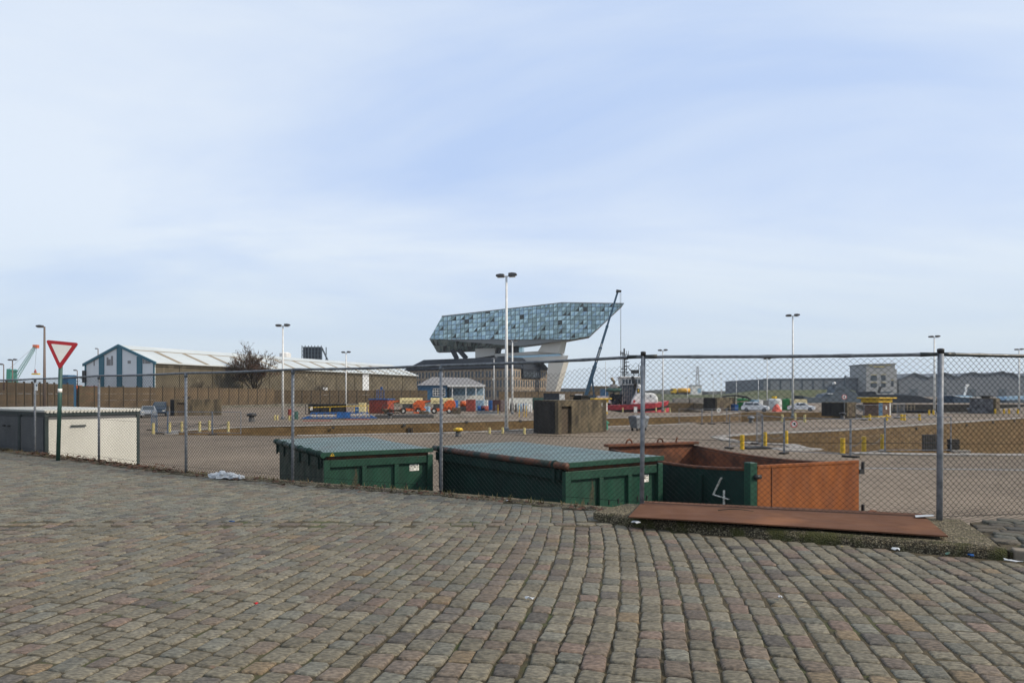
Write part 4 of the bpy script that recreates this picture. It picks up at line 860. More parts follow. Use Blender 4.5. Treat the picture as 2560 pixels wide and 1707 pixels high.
# ------------------------------------------------------------------ boundary wall with posts
def panel_wall(pts, S, ztop, zb, label):
    o = Vector((pts[0][0], pts[0][1], zb)); t = thing('panel_wall', label, 'wall', o)
    pm = None; cm = None
    for (x0, y0), (x1, y1) in zip(pts[:-1], pts[1:]):
        v = Vector((x1 - x0, y1 - y0)); n = max(1, round(v.length / S)); rz = math.atan2(v.y, v.x)
        for k in range(n):
            p = Vector((x0, y0, zb)) + Vector((v.x, v.y, 0)) * (k / n) - o
            if pm is None:
                q = MB(); h = ztop - zb; q.box(.07, v.length / n - .07, -.06, .06, -.3, h * .33 - .03); q.box(.07, v.length / n - .07, -.05, .05, h * .33, h * .66 - .03); q.box(.07, v.length / n - .07, -.06, .06, h * .66, h)
                a = q.build('panel', M_wallpanel, t); pm = a.data
                b = MB().box(-.07, .07, -.14, .1, -.3, h + .22).build('post', M_wallpost, t); cm = b.data
            else:
                a = bpy.data.objects.new('panel', pm); COL.objects.link(a); a.parent = t; b = bpy.data.objects.new('post', cm); COL.objects.link(b); b.parent = t
            a.location = p; a.rotation_euler.z = rz; b.location = p; b.rotation_euler.z = rz
    return t
W1 = panel_wall([(-73, 115), (-55, 158)], 2.75, 2.85, -.62, 'brown concrete panel wall with dark posts running below the warehouse')
W2 = panel_wall([(-55.3, 158.6), (-20.5, 166)], 2.05, 2.5, -.62, 'brown concrete panel wall with dark posts behind the blue gangway and boom lifts')
W3 = panel_wall([(-3.8, 196), (27, 205)], 2.05, 2.35, -1.1, 'brown concrete panel wall in front of the leaning white pier')
W0 = panel_wall([(-62, 60), (-73.6, 114.6)], 2.4, 3.2, -1.3, 'brown panel wall behind the site cabin and give way sign')
bk = MB()
bp = [(-84, 84), (-72, 112), (-54, 155), (-20, 162.5), (-3, 172)]
tp = [(-88, 87), (-74.5, 115.5), (-56, 158.5), (-20.6, 167), (-3.4, 176)]
vs = []
for (a, b), (c_, d_) in zip(bp, tp): vs += [(a, b, YZ + .004), (a * .4 + c_ * .6, b * .4 + d_ * .6, -.75), (c_, d_, -.62), (c_ - 2, d_ + 6, -.64)]
bk.add(vs, [(i * 4 + j, i * 4 + 4 + j, i * 4 + 5 + j, i * 4 + 1 + j) for i in range(4) for j in range(3)]); tag(bk.build('embankment', M_bank), kind='structure', label='rubble bank below the brown panel wall')

# ------------------------------------------------------------------ warehouse
wo_ = Vector((-73.2, 140, YZ)); wa = math.atan2(.925, .38); WL, WW, HE, HR = 105.5, 20.8, 9.3, 13.1     # local x along length, y across to the left
t = thing('warehouse', 'long brown warehouse with pale metal roof and white gable striped in teal', 'warehouse', wo_, wa)
MB().box(.1, WL, .02, WW - .02, 0, HE).build('wall', M_whwall, t)
MB().ext([(-.05, -.0, 0), (-.05, WW, 0), (-.05, WW, HE), (-.05, WW / 2, HR), (-.05, 0, HE)], (.14, 0, 0)).build('gable', M_gable, t)
sl_ = math.hypot(WW / 2, HR - HE)
for s_ in (0, 1):
    def rf(x, u, up): 
        y = (WW / 2) * u if not s_ else WW - (WW / 2) * u
        return Vector((x, y + (-.5 * (1 - u) if not s_ else .5 * (1 - u)), HE + (HR - HE) * u - .12 * (1 - u) + up))
    MB().ext([rf(-.2, 0, 0), rf(WL + .3, 0, 0), rf(WL + .3, 1, 0), rf(-.2, 1, 0)], (0, 0, .18)).build('roof', M_roofpale, t)
    if not s_:
        for k in range(14):
            x = 5.5 + k * 7.35
            MB().ext([rf(x, .02, .19), rf(x + 1.15, .02, .19), rf(x + 1.15, .7, .19), rf(x, .7, .19)], (0, 0, .03)).build('skylight_strip', M_skylight, t)
        MB().ext([rf(-.2, .7, .19), rf(WL, .7, .19), rf(WL, .725, .19), rf(-.2, .725, .19)], (0, 0, .06)).build('roof_flashing', M_skylight, t)
        MB().ext([rf(-.3, -.02, -.1), rf(WL, -.02, -.1), rf(WL, -.02, .06), rf(-.3, -.02, .06)], (0, -.12, 0)).build('gutter', M_wallpost, t)
    MB().ext([rf(-.35, 0, -.25), rf(-.35, 1, -.25), rf(-.35, 1, .3), rf(-.35, 0, .3)], (.3, 0, 0)).build('verge_board', M_teal, t)
for y in (4.3, 10.2, 15.6): MB().box(-.2, -.053, y - .75, y + .75, 0, HE + (HR - HE) * (1 - abs(y - WW / 2) / (WW / 2)) - .15).build('teal_stripe', M_teal, t)
for y in (.0, WW - .35): MB().box(-.2, -.053, y, y + .35, 0, HE).build('teal_corner', M_teal, t)
for y, z, w_, h in ((2.2, 9.2, .5, 1.3), (2.9, 9.2, .5, .9), (1.2, 9.2, 1.0, .5), (6.9, 9.3, .9, .6), (12.2, 9.0, .55, 2.0), (12.9, 9.0, .9, 1.3), (13.6, 9.0, .5, 1.7), (17.8, 9.0, .3, 1.2)):
    MB().box(-.1, -.053, y, y + w_, z, z + h).build('window', M_greyroof, t)
MB().box(-.15, -.053, 5.6, 12.6, 3.2, 3.4).build('door_track', M_teal, t); MB().box(-.14, -.053, 7.2, 7.6, 0, 3.2).build('door_post', M_teal, t)
MB().box(73, 76.3, -.1, -.003, 1.6, HE - .3).build('tall_door', M_gable, t); MB().box(54, 56, -.1, -.003, 2.4, 4.8).build('shutter', M_gable, t)
for x in range(6, 105, 9): MB().box(x, x + .35, -.12, -.003, 0, HE - .2).build('pilaster', M_whwall, t)
MB().ext([(9, WW + .1, HE - .2), (9, WW + 7, HE - 3), (9, WW + 7, 0), (9, WW + .1, 0)], (40, 0, 0)).build('side_bay', M_gable, t)
MB().ext([(8.5, WW - 4, HE + 2.4), (8.5, WW + 7.5, HE - 2.0), (8.5, WW + 7.5, HE - 2.35), (8.5, WW - 4, HE + 2.05)], (.5, 0, 0)).build('side_bay_verge', M_teal, t)
lp = MB().tube([(-.1, WW + .6, 6.2), (-1.0, WW + 2.2, 7.0), (-1.1, WW + 3.2, 6.6)], .08, 6).build('bracket_lamp', M_black, t); MB().ball((-1.1, WW + 3.2, 5.9), .55).build('globe', M_black, lp, smooth=True)
MB().box(-.4, -.06, WW - .4, WW + .5, 5.4, 8.0).build('wall_cabinet', M_black, t)
# roof-top hoarding and tank behind the warehouse
bb = thing('billboard', 'dark lattice back of a billboard standing above the warehouse roof', 'billboard', P(755, 985, 215) * 1.0); bb.location.z = YZ
s = 215 / F
MB().box(.3, 50 * s, 0, .3, 12.6, 17.8).build('panel', mat('hoarding_dark', (.035, .045, .06), rough=.7), bb)
for j in range(7): MB().box(j * 8 * s, j * 8 * s + .16, -.5, -.1, 0 if j in (0, 6) else 12.2, 18.2).build('strut', M_navy, bb)
for j in range(5): MB().box(0, 51 * s, -.3, -.12, 12.7 + j * 1.2, 12.88 + j * 1.2).build('cross_bar', M_navy, bb)
MB().bar((50 * s, 0, 17.4), (62 * s, 3, 12.6), .35).build('brace', M_navy, bb); MB().bar((56 * s, 2, 12.4), (56 * s, 2, 17.8), .25).build('brace', M_navy, bb); MB().bar((50 * s, 0, 12.0), (56 * s, 2, 14), .25).build('brace', M_navy, bb)
tk = thing('water_tank', 'small white tank tower peeking above the warehouse ridge', 'tank', (P(713, 985, 230).x, 230, YZ)); MB().lathe([(1.3, 0), (1.3, 13.6), (1.9, 13.8), (1.9, 16.6), (1.0, 17.0)], (0, 0, 0), 12).build('tank', M_white, tk); MB().box(-3.0, 2.0, -2, 2, 13.0, 13.5).build('gallery', M_oxide, tk)
# bare tree and shrubs
def bare_tree(name, label, loc, H, spread_, seed, leaves=True, levels=5):
    r = random.Random(seed); t = thing(name, label, 'tree' if H > 7 else 'shrub', loc); tr = MB(); br = MB(); lf = MB(); tips = []
    def grow(p, d, ln, rad, lv):
        pts = [p]; q = p.copy(); dd = d.copy()
        for k in range(3):
            dd = (dd + Vector((r.uniform(-.15, .15), r.uniform(-.15, .15), .08))).normalized(); q = q + dd * ln / 3; pts.append(q.copy())
        (tr if lv <= 1 else br).tube(pts, [rad * (1 - .12 * k) for k in range(4)], 6 if lv < 2 else 4 if lv < 3 else 3, False)
        if lv >= levels: tips.append((q, dd)); return
        for k in range(r.choice((3, 4, 4)) if lv else 7):
            a = r.uniform(0, 6.28); sp_ = r.uniform(.35, .85) * spread_; ax = dd.orthogonal().normalized(); ax.rotate(Matrix.Rotation(a, 3, dd)); nd = (dd + ax * sp_).normalized(); nd.z = max(nd.z, .05)
            grow(pts[r.choice((1, 2, 3, 3))] if lv else pts[r.choice((2, 3, 3))], nd.normalized(), ln * (r.uniform(1.1, 1.5) if lv == 0 else r.uniform(.62, .88)), max(rad * .56, H * .0024), lv + 1)
            if lv >= 2: tips.append((q, dd))
    grow(Vector((0, 0, 0)), Vector((0, 0, 1)), H * .2, H * .024, 0)
    tr.build('trunk', M_bark, t, smooth=True); br.build('branches', M_bark, t)
    if leaves:
        for p, d in tips:
            for _ in range(3):
                if r.random() < .2: continue
                c_ = p + Vector((r.gauss(0, .16), r.gauss(0, .16), r.gauss(0, .16))); s_ = r.uniform(.08, .17); Q = Matrix.Rotation(r.uniform(0, 6), 3, 'Z') @ Matrix.Rotation(r.uniform(0, 3), 3, 'X')
                lf.add([c_ + Q @ Vector(v) * s_ for v in ((-1, 0, 0), (0, -.7, .2), (1, 0, 0), (0, .7, .2))], [(0, 1, 2, 3)])
        lf.build('crown', M_dryleaf, t)
    return t
bare_tree('bare_tree', 'round crowned winter tree with brown seed clusters before the warehouse', (P(634, 985, 157).x, 157, -.7), 12.9, 1.0, 6)
bare_tree('bare_shrub', 'leafless shrub against the warehouse wall, right of the winter tree', (P(798, 985, 172).x, 172, -.7), 6.2, 1.1, 3, False, 4)
bare_tree('bare_shrub', 'leafless shrub against the warehouse wall, left of the winter tree', (P(500, 985, 143).x, 143, -.7), 6.4, 1.1, 8, False, 4)

# ------------------------------------------------------------------ far left: harbour crane, containers behind the wall
gc = mat('crane_green', (.10, .26, .22), rough=.6)
t = thing('harbour_crane', 'pale green lattice harbour crane with orange jib tip lifting a spreader', 'crane', (P(22, 985, 380).x, 380, YZ)); s = 380 / F
def cp_(x, y): p = P(x, y, 380); return Vector((p.x - t.location.x, 0, p.z - YZ))
MB().ext([cp_(15, 950), cp_(26, 948), cp_(26, 930), cp_(30, 926), cp_(24, 922), cp_(16, 922)], (0, 5, 0)).build('cab', mat('crane_cab', (.02, .2, .15), rough=.5), t); MB().box(-2, 2, .5, 4.5, 0, cp_(20, 950).z).build('tower', gc, t)
j = MB(); A, B = cp_(35, 945), cp_(86, 866)
for o_ in (Vector((-.6, 0, .4)), Vector((.6, 0, -.4)), Vector((-.6, 2, .4)), Vector((.6, 2, -.4))): j.bar(A + o_, B + o_ * .5, .22)
for k in range(14):
    a = A.lerp(B, k / 14); b = A.lerp(B, (k + 1) / 14); j.bar(a + Vector((-.6, 0, .4)), b + Vector((.6, 0, -.4)), .14); j.bar(a + Vector((.6, 2, -.4)), b + Vector((-.6, 2, .4)), .14)
j.build('jib', gc, t); MB().box(-1.1, 1.3, 0, 2, -.8, 1.0, Matrix.Translation(B)).build('jib_head', M_orange, t)
MB().tube([B + Vector((.5, 1, 0)), cp_(86.5, 925)], .07, 4).build('hoist_rope', M_chain, t); MB().box(-1.8, 1.8, 0, 2, -.5, .3, Matrix.Translation(cp_(86.5, 934))).build('spreader', M_yellow, t); MB().ext([cp_(84, 932), cp_(89, 932), cp_(86.5, 923)], (0, 1, 0)).build('hook_block', M_oxide, t)
MB().tube([cp_(22, 922), B], .06, 4).build('stay_rope', M_chain, t)
def cbox(nm, x0, x1, yt, yb, d, m, lb, dep=2.4, rz=0, grp=None, ribs=True, ground=True):
    a = P(x0, yt, d); b = P(x1, yb, d); w_ = b.x - a.x; z0 = YZ if ground else b.z; h = a.z - z0
    t = thing(nm, lb, 'container' if 'container' in nm else 'box', (a.x, d, z0), rz, grp); MB().box(0, w_, 0, dep, .05, h).build('body', m, t)
    MB().box(-.02, w_ + .02, -.03, dep + .02, h + .003, h + .09).build('roof_rail', m, t); MB().box(.02, w_ - .02, .02, dep - .02, 0, .047).build('base_rail', M_chain, t)
    if ribs:
        k = max(3, int(w_ / .3))
        for j in range(k): MB().box(w_ * (j + .2) / k, w_ * (j + .65) / k, -.03, -.003, .1, h - .05).build('rib', m, t)
    return t
cbox('shipping_container', 146, 170, 938, 970, 128, M_blueshed, 'blue container behind the give way sign pole', ribs=True)
cbox('shipping_container', 176, 186, 964, 975, 135, M_orange, 'orange container top showing over the brown wall', grp='containers behind the wall'); cbox('shipping_container', 194, 212, 966, 975, 135, M_tank, 'green container top showing over the brown wall', grp='containers behind the wall'); cbox('shipping_container', 213, 226, 966, 975, 135, M_oxide, 'red container top showing over the brown wall', grp='containers behind the wall')

# ------------------------------------------------------------------ cars
def car(loc, rz, m, label, L_=4.4, hgt=1.46, estate=False):
    t = thing('parked_car', label, 'car', loc, rz); Wd = 1.76; k = hgt / 1.46
    prof = [(0, .35), (.05, .62), (.12, .80), (.95, .93), (1.0, .95), (L_ - .55, .95), (L_ - .1, .88), (L_, .6), (L_, .35), (L_ - .1, .25), (.1, .25)]
    MB().ext([(x, -Wd / 2, z * k) for x, z in prof], (0, Wd, 0)).build('body', m, t, bevel=.05)
    rear = L_ - .25 if estate else L_ - .7
    cab = [(1.15, .952), (1.85, 1.42), (rear - (.25 if estate else .85), 1.44), (rear, .952)]
    q = MB(); q.add([(x, s_ * (Wd / 2 - (.06 if z < 1 else .2)), z * k) for s_ in (-1, 1) for x, z in cab], [(0, 1, 2, 3), (7, 6, 5, 4), (0, 4, 5, 1), (1, 5, 6, 2), (2, 6, 7, 3), (3, 7, 4, 0)]); cb_ = q.build('cabin', m, t, bevel=.03)
    for s_ in (-1, 1):
        for x0, x1 in ((1.5, 2.4), (2.5, rear - (.35 if estate else .8))):
            y0 = s_ * (Wd / 2 - .04); y1 = s_ * (Wd / 2 - .17)
            MB().ext([(x0 if x0 > 2 else x0 - .1, y0, 1.0 * k), (x1 + .1, y0, 1.0 * k), (x1 - .1, y1, 1.34 * k), (x0 + .3 if x0 < 2 else x0, y1, 1.34 * k)], (0, s_ * .012, 0)).build('side_window', M_pane, t)
    MB().ext([(1.2, -.66, .99 * k), (1.2, .66, .99 * k), (1.76, .56, 1.38 * k), (1.76, -.56, 1.38 * k)], (-.03, 0, .02)).build('windscreen', M_pane, t)
    MB().ext([(rear - .02, -.62, 1.0 * k), (rear - .02, .62, 1.0 * k), (rear - (.2 if estate else .75), .55, 1.38 * k), (rear - (.2 if estate else .75), -.55, 1.38 * k)], (.03, 0, .02)).build('rear_window', M_pane, t)
    for x in (.8, L_ - .85):
        for s_ in (-1, 1):
            w_ = MB().tube([(x, s_ * (Wd / 2 - .18), .31), (x, s_ * (Wd / 2 + .01), .31)], .31, 14).build('wheel', M_tyre, t); MB().tube([(x, s_ * (Wd / 2 + .011), .31), (x, s_ * (Wd / 2 + .02), .31)], .19, 10).build('rim', M_galv, w_)
    for s_ in (-1, 1): MB().box(-.01, .1, s_ * .62 - .16, s_ * .62 + .16, .66, .8).build('headlight', M_lens, t); MB().box(L_ - .06, L_ + .01, s_ * .68 - .1, s_ * .68 + .1, .7, .88).build('tail_light', M_red, t)
    MB().box(-.02, .02, -.4, .4, .36, .5).build('grille', M_black, t)
    return t
g = G(371, 1044.5); car((g.x, g.y, YZ), R(118), M_carsilver, 'silver car parked behind the site cabin with its front showing')
g = G(392, 1040.5); car((g.x + .2, g.y, YZ), R(112), M_carblue, 'dark blue car parked between the silver car and the small bunker', hgt=1.9, estate=True)
g = G(1924, 1029); car((g.x, g.y, YZ), R(155), M_carwhite, 'white estate car parked beside the red tarpaulin heap', hgt=1.6, estate=True)
g = G(2039, 1027.5); car((g.x, g.y, YZ), R(150), M_carwhite, 'white saloon car parked beside the cream box container')

# ------------------------------------------------------------------ quay clutter behind the lock
t = thing('gangway', 'blue steel truss gangway with yellow handrail lying on the quay', 'gangway', G(765, 1048.5), R(13)); Lg = 7.4
for y in (0, 1.3):
    q = MB(); q.bar((0, y, .15), (Lg, y, .15), .1); q.bar((.5, y, .75), (Lg - .5, y, .75), .08); 
    for k in range(11): q.bar((.5 + k * (Lg - 1) / 10, y, .15), (.5 + k * (Lg - 1) / 10, y, .75), .06)
    for k in range(10): q.bar((.5 + k * (Lg - 1) / 10, y, .15), (.5 + (k + 1) * (Lg - 1) / 10, y, .75), .045)
    q.build('side_truss', M_blue, t)
MB().box(.05, Lg, .06, 1.24, .19, .25).build('deck', M_greyroof, t); MB().box(3.4, 4.9, -.09, -.055, .15, .85).build('side_panel', M_blue, t)
MB().ext([(-.6, 0, .1), (.3, 0, .1), (.5, 0, .5)], (0, 1.3, 0)).build('end_ramp', M_blue, t); MB().ext([(Lg + .6, 0, .1), (Lg - .1, 0, .1), (Lg - .3, 0, .5)], (0, 1.3, 0)).build('end_ramp', M_blue, t)
q = MB(); q.bar((.2, 1.3, 1.35), (Lg - .3, 1.3, 1.55), .07)
for k in (2.6, 5.4, 7.0): q.bar((k, 1.3, .75), (k, 1.3, 1.45), .07)
q.build('handrail', M_yellow, t)
MB().box(.4, 3.2, -.1, -.06, .42, .5).build('fender_strip', M_white, t); MB().box(5.0, 7.0, -.1, -.06, .5, .58).build('fender_strip', M_white, t)
o = MB().ext([(0, 0, 0), (3.0, .6, 0), (2.6, 1.5, 0), (.3, 1.0, 0)], (0, 0, .06)).build('rust_sheet', M_oxide); o.location = G(756, 1052.5); tag(o, 'rust red steel sheet under the left end of the blue gangway', 'steel sheet')
o = MB().ext([(0, 0, 0), (2.8, .5, 0), (2.6, 1.2, 0), (.2, .8, 0)], (0, 0, .06)).build('rust_sheet', M_oxide); o.location = G(862, 1049); tag(o, 'rust red steel sheet under the right end of the blue gangway', 'steel sheet')
t = thing('mesh_cage', 'long black mesh cage behind the blue gangway', 'cage', G(764, 1035.5), R(4)); Lc, Hc = 5.4, 1.45
for x in (0, Lc / 3, 2 * Lc / 3, Lc):
    for y in (0, 1.8): MB().bar((x, y, 0), (x, y, Hc), .08).build('upright', M_black, t)
for y in (0, 1.8):
    for z in (.05, Hc): MB().bar((0.04, y, z), (Lc - .04, y, z), .07).build('rail', M_black, t)
MB().box(.05, Lc - .05, 1.86, 1.9, .1, Hc - .05).build('back_sheet', M_concdk, t); MB().box(.65, 1.0, -.08, -.045, .6, 1.1).build('notice', M_white, t)
def drum(x, y, m, lb, z=0, band=None):
    g = G(x, y); t = thing('drum', lb, 'drum', (g.x, g.y, YZ + z), 0, 'drums on the quay'); MB().lathe([(.3, 0), (.3, .28), (.315, .3), (.3, .32), (.3, .58), (.315, .6), (.3, .62), (.3, .88), (.27, .9)], (0, 0, 0), 14).build('body', m, t)
    if band: MB().lathe([(.318, .32), (.318, .58)], (0, 0, 0), 14).build('band', band, t)
    MB().lathe([(.29, .902), (.29, .915)], (0, 0, 0), 14).build('lid', M_white if band else m, t)
for i, x in enumerate((891, 898, 905)): drum(x, 1032, M_blue, 'blue drum with pale band in the row beside the red drum', band=M_ltblue)
drum(911, 1032, M_red, 'red drum beside the row of blue drums')
drum(861, 1032, M_red, 'red drum standing by the end of the black mesh cage')
drum(726, 1046, M_oxide, 'round red float behind the lamp post near the bare tree', z=.2); drum(739, 1048, M_polegreen, 'dark green drum left of the blue gangway')
cbox('tool_box', 897, 912, 1008, 1020, 100, M_liftcream, 'cream cabinet behind the blue drums', dep=1.0, ribs=False)
t = cbox('site_container', 923, 972, 1001, 1033, 103, M_oxide, 'rust red site container with blue roof edge and ladder frame', dep=2.4, rz=R(-14))
MB().box(-.1, 3.1, -.12, 2.5, 2.05, 2.22).build('roof_edge', M_blue, t)
q = MB()
for x in (.2, .45, .9, 1.4):
    q.bar((x, 2.2, 2.2), (x, 2.2, 3.6), .06)
for z in (2.7, 3.1, 3.55): q.bar((.2, 2.2, z), (1.4, 2.2, z), .05)
q.build('ladder_frame', M_blue, t); MB().box(.85, 1.15, 2.1, 2.3, 3.62, 4.0).build('blue_lamp', M_blue, t)
def boomlift(x, y, label, rz):
    t = thing('boom_lift', label, 'boom lift', G(x, y), rz, 'boom lifts on the quay')
    MB().box(-1.6, 1.6, -.8, .8, .4, .8).build('chassis', M_orange, t, bevel=.05)
    for x_ in (-1.1, 1.1):
        for y_ in (-.75, .75):
            w_ = MB().tube([(x_, y_ - .2, .45), (x_, y_ + .2, .45)], .45, 14).build('wheel', M_tyre, t); MB().tube([(x_, y_ - .21, .45), (x_, y_ - .203, .45)], .2, 10).build('hub', M_lens, w_)
    MB().ext([(.3, -.9, .85), (1.9, -.9, .85), (2.1, -.9, 1.3), (1.9, -.9, 1.95), (1.0, -.9, 2.05), (.3, -.9, 1.5)], (0, 1.8, 0)).build('counterweight', M_orange, t, bevel=.06)
    MB().box(.6, 2.2, -.95, .95, .45, .83).build('rear_cover', M_orange, t, bevel=.08)
    b = MB().box(-1.6, 1.7, -.25, .25, 1.75, 2.35).build('boom', M_liftcream, t, bevel=.03); MB().box(-1.6, 1.7, -.7, -.3, 1.5, 2.2).build('boom', M_liftcream, t, bevel=.03)
    for j in range(3): MB().box(-1.3 + j * .9, -.6 + j * .9, -.715, -.703, 1.75, 1.85).build('slot', M_black, b)
    q = MB(); q.bar((-1.6, 0, 1.9), (-2.9, 0, 1.7), .25); q.bar((-2.9, 0, 1.75), (-3.5, 0, .4), .2); q.build('jib', M_orange, t)
    MB().box(-4.1, -3.3, -.5, .5, .1, .3).build('basket', M_orange, t); q = MB()
    for x_, y_ in ((-4.08, -.48), (-3.32, -.48), (-4.08, .48), (-3.32, .48)): q.bar((x_, y_, .3), (x_, y_, 1.3), .05)
    q.bar((-4.08, -.48, 1.3), (-3.32, -.48, 1.3), .05); q.bar((-4.08, .48, 1.3), (-3.32, .48, 1.3), .05); q.build('basket_rail', M_chain, t)
    MB().box(-1.2, .25, -.6, .6, .82, 1.45).build('turret', M_chain, t)
boomlift(1027, 1034, 'orange and cream boom lift beside the rust red site container', R(8)); boomlift(1104, 1034, 'orange and cream boom lift beside the green drums and blue container', R(6))
for i, (x, m, lb) in enumerate(((1056, M_polegreen, 'dark green'), (1063, M_ltblue, 'pale green'), (1071, M_ltblue, 'pale green'))): drum(x, 1030, m, lb + ' drum standing between the two boom lifts')
# heaps and tanks
o = MB(); r = random.Random(8)
for k in range(14): o.bar((r.uniform(0, 3.4), r.uniform(0, 1), r.uniform(.1, .9)), (r.uniform(0, 3.4), r.uniform(0, 1), r.uniform(.1, .9)), .12)
o = o.build('timber_pile', M_bark); o.location = G(945, 1037); tag(o, 'loose dark timber pile beside the rust red site container', 'timber pile')
cbox('crate', 960, 971, 1024, 1036, 99, M_skylight, 'small tan wooden crate by the timber pile', dep=.7, ribs=True)
o = MB().box(0, 14, 0, .7, 0, .35).build('concrete_beam', M_coping, bevel=.03); o.location = G(1006, 1043.5); o.rotation_euler = (0, 0, R(14)); tag(o, 'long pale concrete beam lying in front of the boom lifts', 'beam')
o = MB().box(0, 7, 0, .8, 0, .4).build('steel_beam', M_chain, bevel=.03); o.location = G(938, 1045.5); o.rotation_euler = (0, 0, R(12)); tag(o, 'dark steel beam lying right of the blue gangway', 'beam')
cbox('shipping_container', 1124, 1137, 1002, 1026, 118, M_blue, 'bright blue container behind the second boom lift', rz=R(-10))
t = thing('storage_tank', 'horizontal orange tank on a dark cradle between blue and red containers', 'tank', G(1151, 1027)); MB().tube([(0, 0, 1.25), (1.1, 0, 1.25)], .5, 14).build('barrel', M_orange, t, smooth=True); MB().box(0, 1.1, -.45, .45, 0, .8).build('cradle', M_chain, t)
cbox('shipping_container', 1165, 1187, 1000, 1028, 114, M_oxide, 'brick red container with ribbed doors between the orange tank and light blue container')
cbox('shipping_container', 1188.5, 1209, 1001.5, 1024, 117, M_ltblue, 'light blue container between red container and white container'); cbox('shipping_container', 1209.5, 1219, 1001.5, 1024, 118, M_white, 'narrow white container end beside the light blue container')
cbox('shipping_container', 1221, 1230, 1002, 1020, 122, M_blue, 'bright blue container end beside the dark maroon container'); cbox('shipping_container', 1231, 1251, 1001, 1031, 112, mat('maroon', (.06, .022, .022), rough=.7), 'dark maroon container left of the tallest lamp post')
cbox('shipping_container', 1252, 1268, 1002, 1030, 113, mat('dusty_pink', (.24, .19, .18), rough=.8), 'dusty pink container behind the tallest lamp post'); cbox('site_container', 1272, 1331, 996, 1026, 130, M_cream, 'long cream site container above the bicycles, left of the green container', ribs=False)
cbox('shipping_container', 1332, 1359, 995, 1020, 130, M_polegreen, 'dark green container showing above the dark face of the large bunker')
for x, m, lb in ((1203, M_blue, 'blue'), (1212, M_oxide, 'red and grey')): 
    t = thing('storage_tank', lb + ' tank lying in front of the light blue container', 'tank', G(x, 1030)); MB().tube([(-.6, 0, .55), (.6, 0, .55)], .48, 14).build('barrel', m, t, smooth=True); MB().box(-.5, .5, -.4, .4, 0, .2).build('cradle', M_chain, t)
r = random.Random(21)
for k in range(9):
    x = 1277 + k * 6.4; g = G(x, 1029 + r.uniform(-1, 1)); c_ = r.choice([M_blue, M_white, M_oxide, M_black, M_ltblue])
    t = thing('gas_bottle', {'blue_paint': 'bright blue', 'white_paint': 'white', 'oxide_red': 'rust red', 'black_plastic': 'black', 'light_blue_panel': 'light blue'}[c_.name] + ' gas bottle in the mixed row before the long cream site container', 'gas bottle', (g.x, g.y, YZ), 0, 'gas bottles'); MB().lathe([(.14, 0), (.14, 1.1), (.11, 1.25), (.05, 1.33)], (0, 0, 0), 10).build('body', c_, t); MB().lathe([(.06, 1.332), (.06, 1.45)], (0, 0, 0), 8).build('valve', M_black, t)
for k, x in enumerate((1240, 1298, 1310, 1245, 1262, 1316)):
    g = G(x, 1040 if k in (0, 3, 4) else 1042); o = MB().tube([(0, 0, 0), (0, 0, 1.5)], .045, 8).build('marker_post', M_galv if k == 0 else M_yellow); o.location = g; tag(o, 'thin upright marker post on the quay edge before the gas bottles', 'post', 'marker posts')

def pallets(x, y, n, lb):
    t = thing('pallet_stack', lb, 'pallets', G(x, y), R(12))
    for k in range(n):
        z = k * .145
        for j in range(5): MB().box(.02 + j * .24, .2 + j * .24, 0, .8, z + .1, z + .122).build('slat', M_skylight, t)
        for y_ in (.0, .36, .7): MB().box(0, 1.2, y_, y_ + .1, z + .005, z + .097).build('bearer', M_bark, t)
pallets(1131, 1036, 7, 'stack of wooden pallets right of the second boom lift'); pallets(1050, 1038, 4, 'low stack of wooden pallets between the boom lifts')
t = thing('pipe_bundle', 'bundle of grey pipes lying in front of the maroon container', 'pipes', G(1222, 1037), R(10))
for j in range(9): MB().tube([(-1.6, (j % 4) * .2 + (j // 4) * .1, .1 + (j // 4) * .17), (1.6, (j % 4) * .2 + (j // 4) * .1, .1 + (j // 4) * .17)], .095, 8).build('pipe', M_galvrail, t)
# light building with canopy
t = thing('blue_workshop', 'blue workshop with grey hip roof and white columned canopy', 'building', (P(1045, 985, 186).x, 186, YZ)); s = 186 / F
def bw(x, y, dd=0): p = P(x, y, 186); return Vector((p.x - t.location.x, dd, p.z - YZ))
MB().ext([bw(1045, 963), bw(1117, 963), Vector((bw(1117, 963).x, 0, 0)), Vector((0, 0, 0))], (0, 9, 0)).build('wall', M_blueshed, t)
MB().ext([bw(1118, 969, 5), bw(1208, 969, 5), Vector((bw(1208, 969).x, 5, 0)), Vector((bw(1118, 969).x, 5, 0))], (0, 4, 0)).build('canopy_wall', M_ltblue, t)
rf_ = MB(); a, b, c_, d_ = bw(1043, 963, -.6), bw(1214, 963, -.6), bw(1214, 963, 11), bw(1043, 963, 11); e1, e2 = bw(1075, 941, 5.2), bw(1168, 943, 5.2)
rf_.add([a, b, c_, d_, e1, e2], [(0, 1, 5, 4), (1, 2, 5), (2, 3, 4, 5), (3, 0, 4), (3, 2, 1, 0)]); rf_.build('roof', M_greyroof, t)
MB().box(bw(1119, 0).x, bw(1213, 0).x, -.75, -.62, bw(0, 966.5).z, bw(0, 962).z).build('fascia', M_white, t)
for x in (1130, 1164, 1189, 1208): MB().box(bw(x, 0).x, bw(x + 2.2, 0).x, -.5, -.2, 0, bw(0, 966.5).z).build('column', M_white, t)
wn = MB().box(bw(1082, 0).x, bw(1113, 0).x, -.08, -.003, bw(0, 990).z, bw(0, 970).z).build('window', M_pane, t)
for j in range(6): MB().box(bw(1082 + j * 6, 0).x, bw(1083.2 + j * 6, 0).x, -.12, -.083, bw(0, 990).z, bw(0, 970).z).build('mullion', M_white, wn)
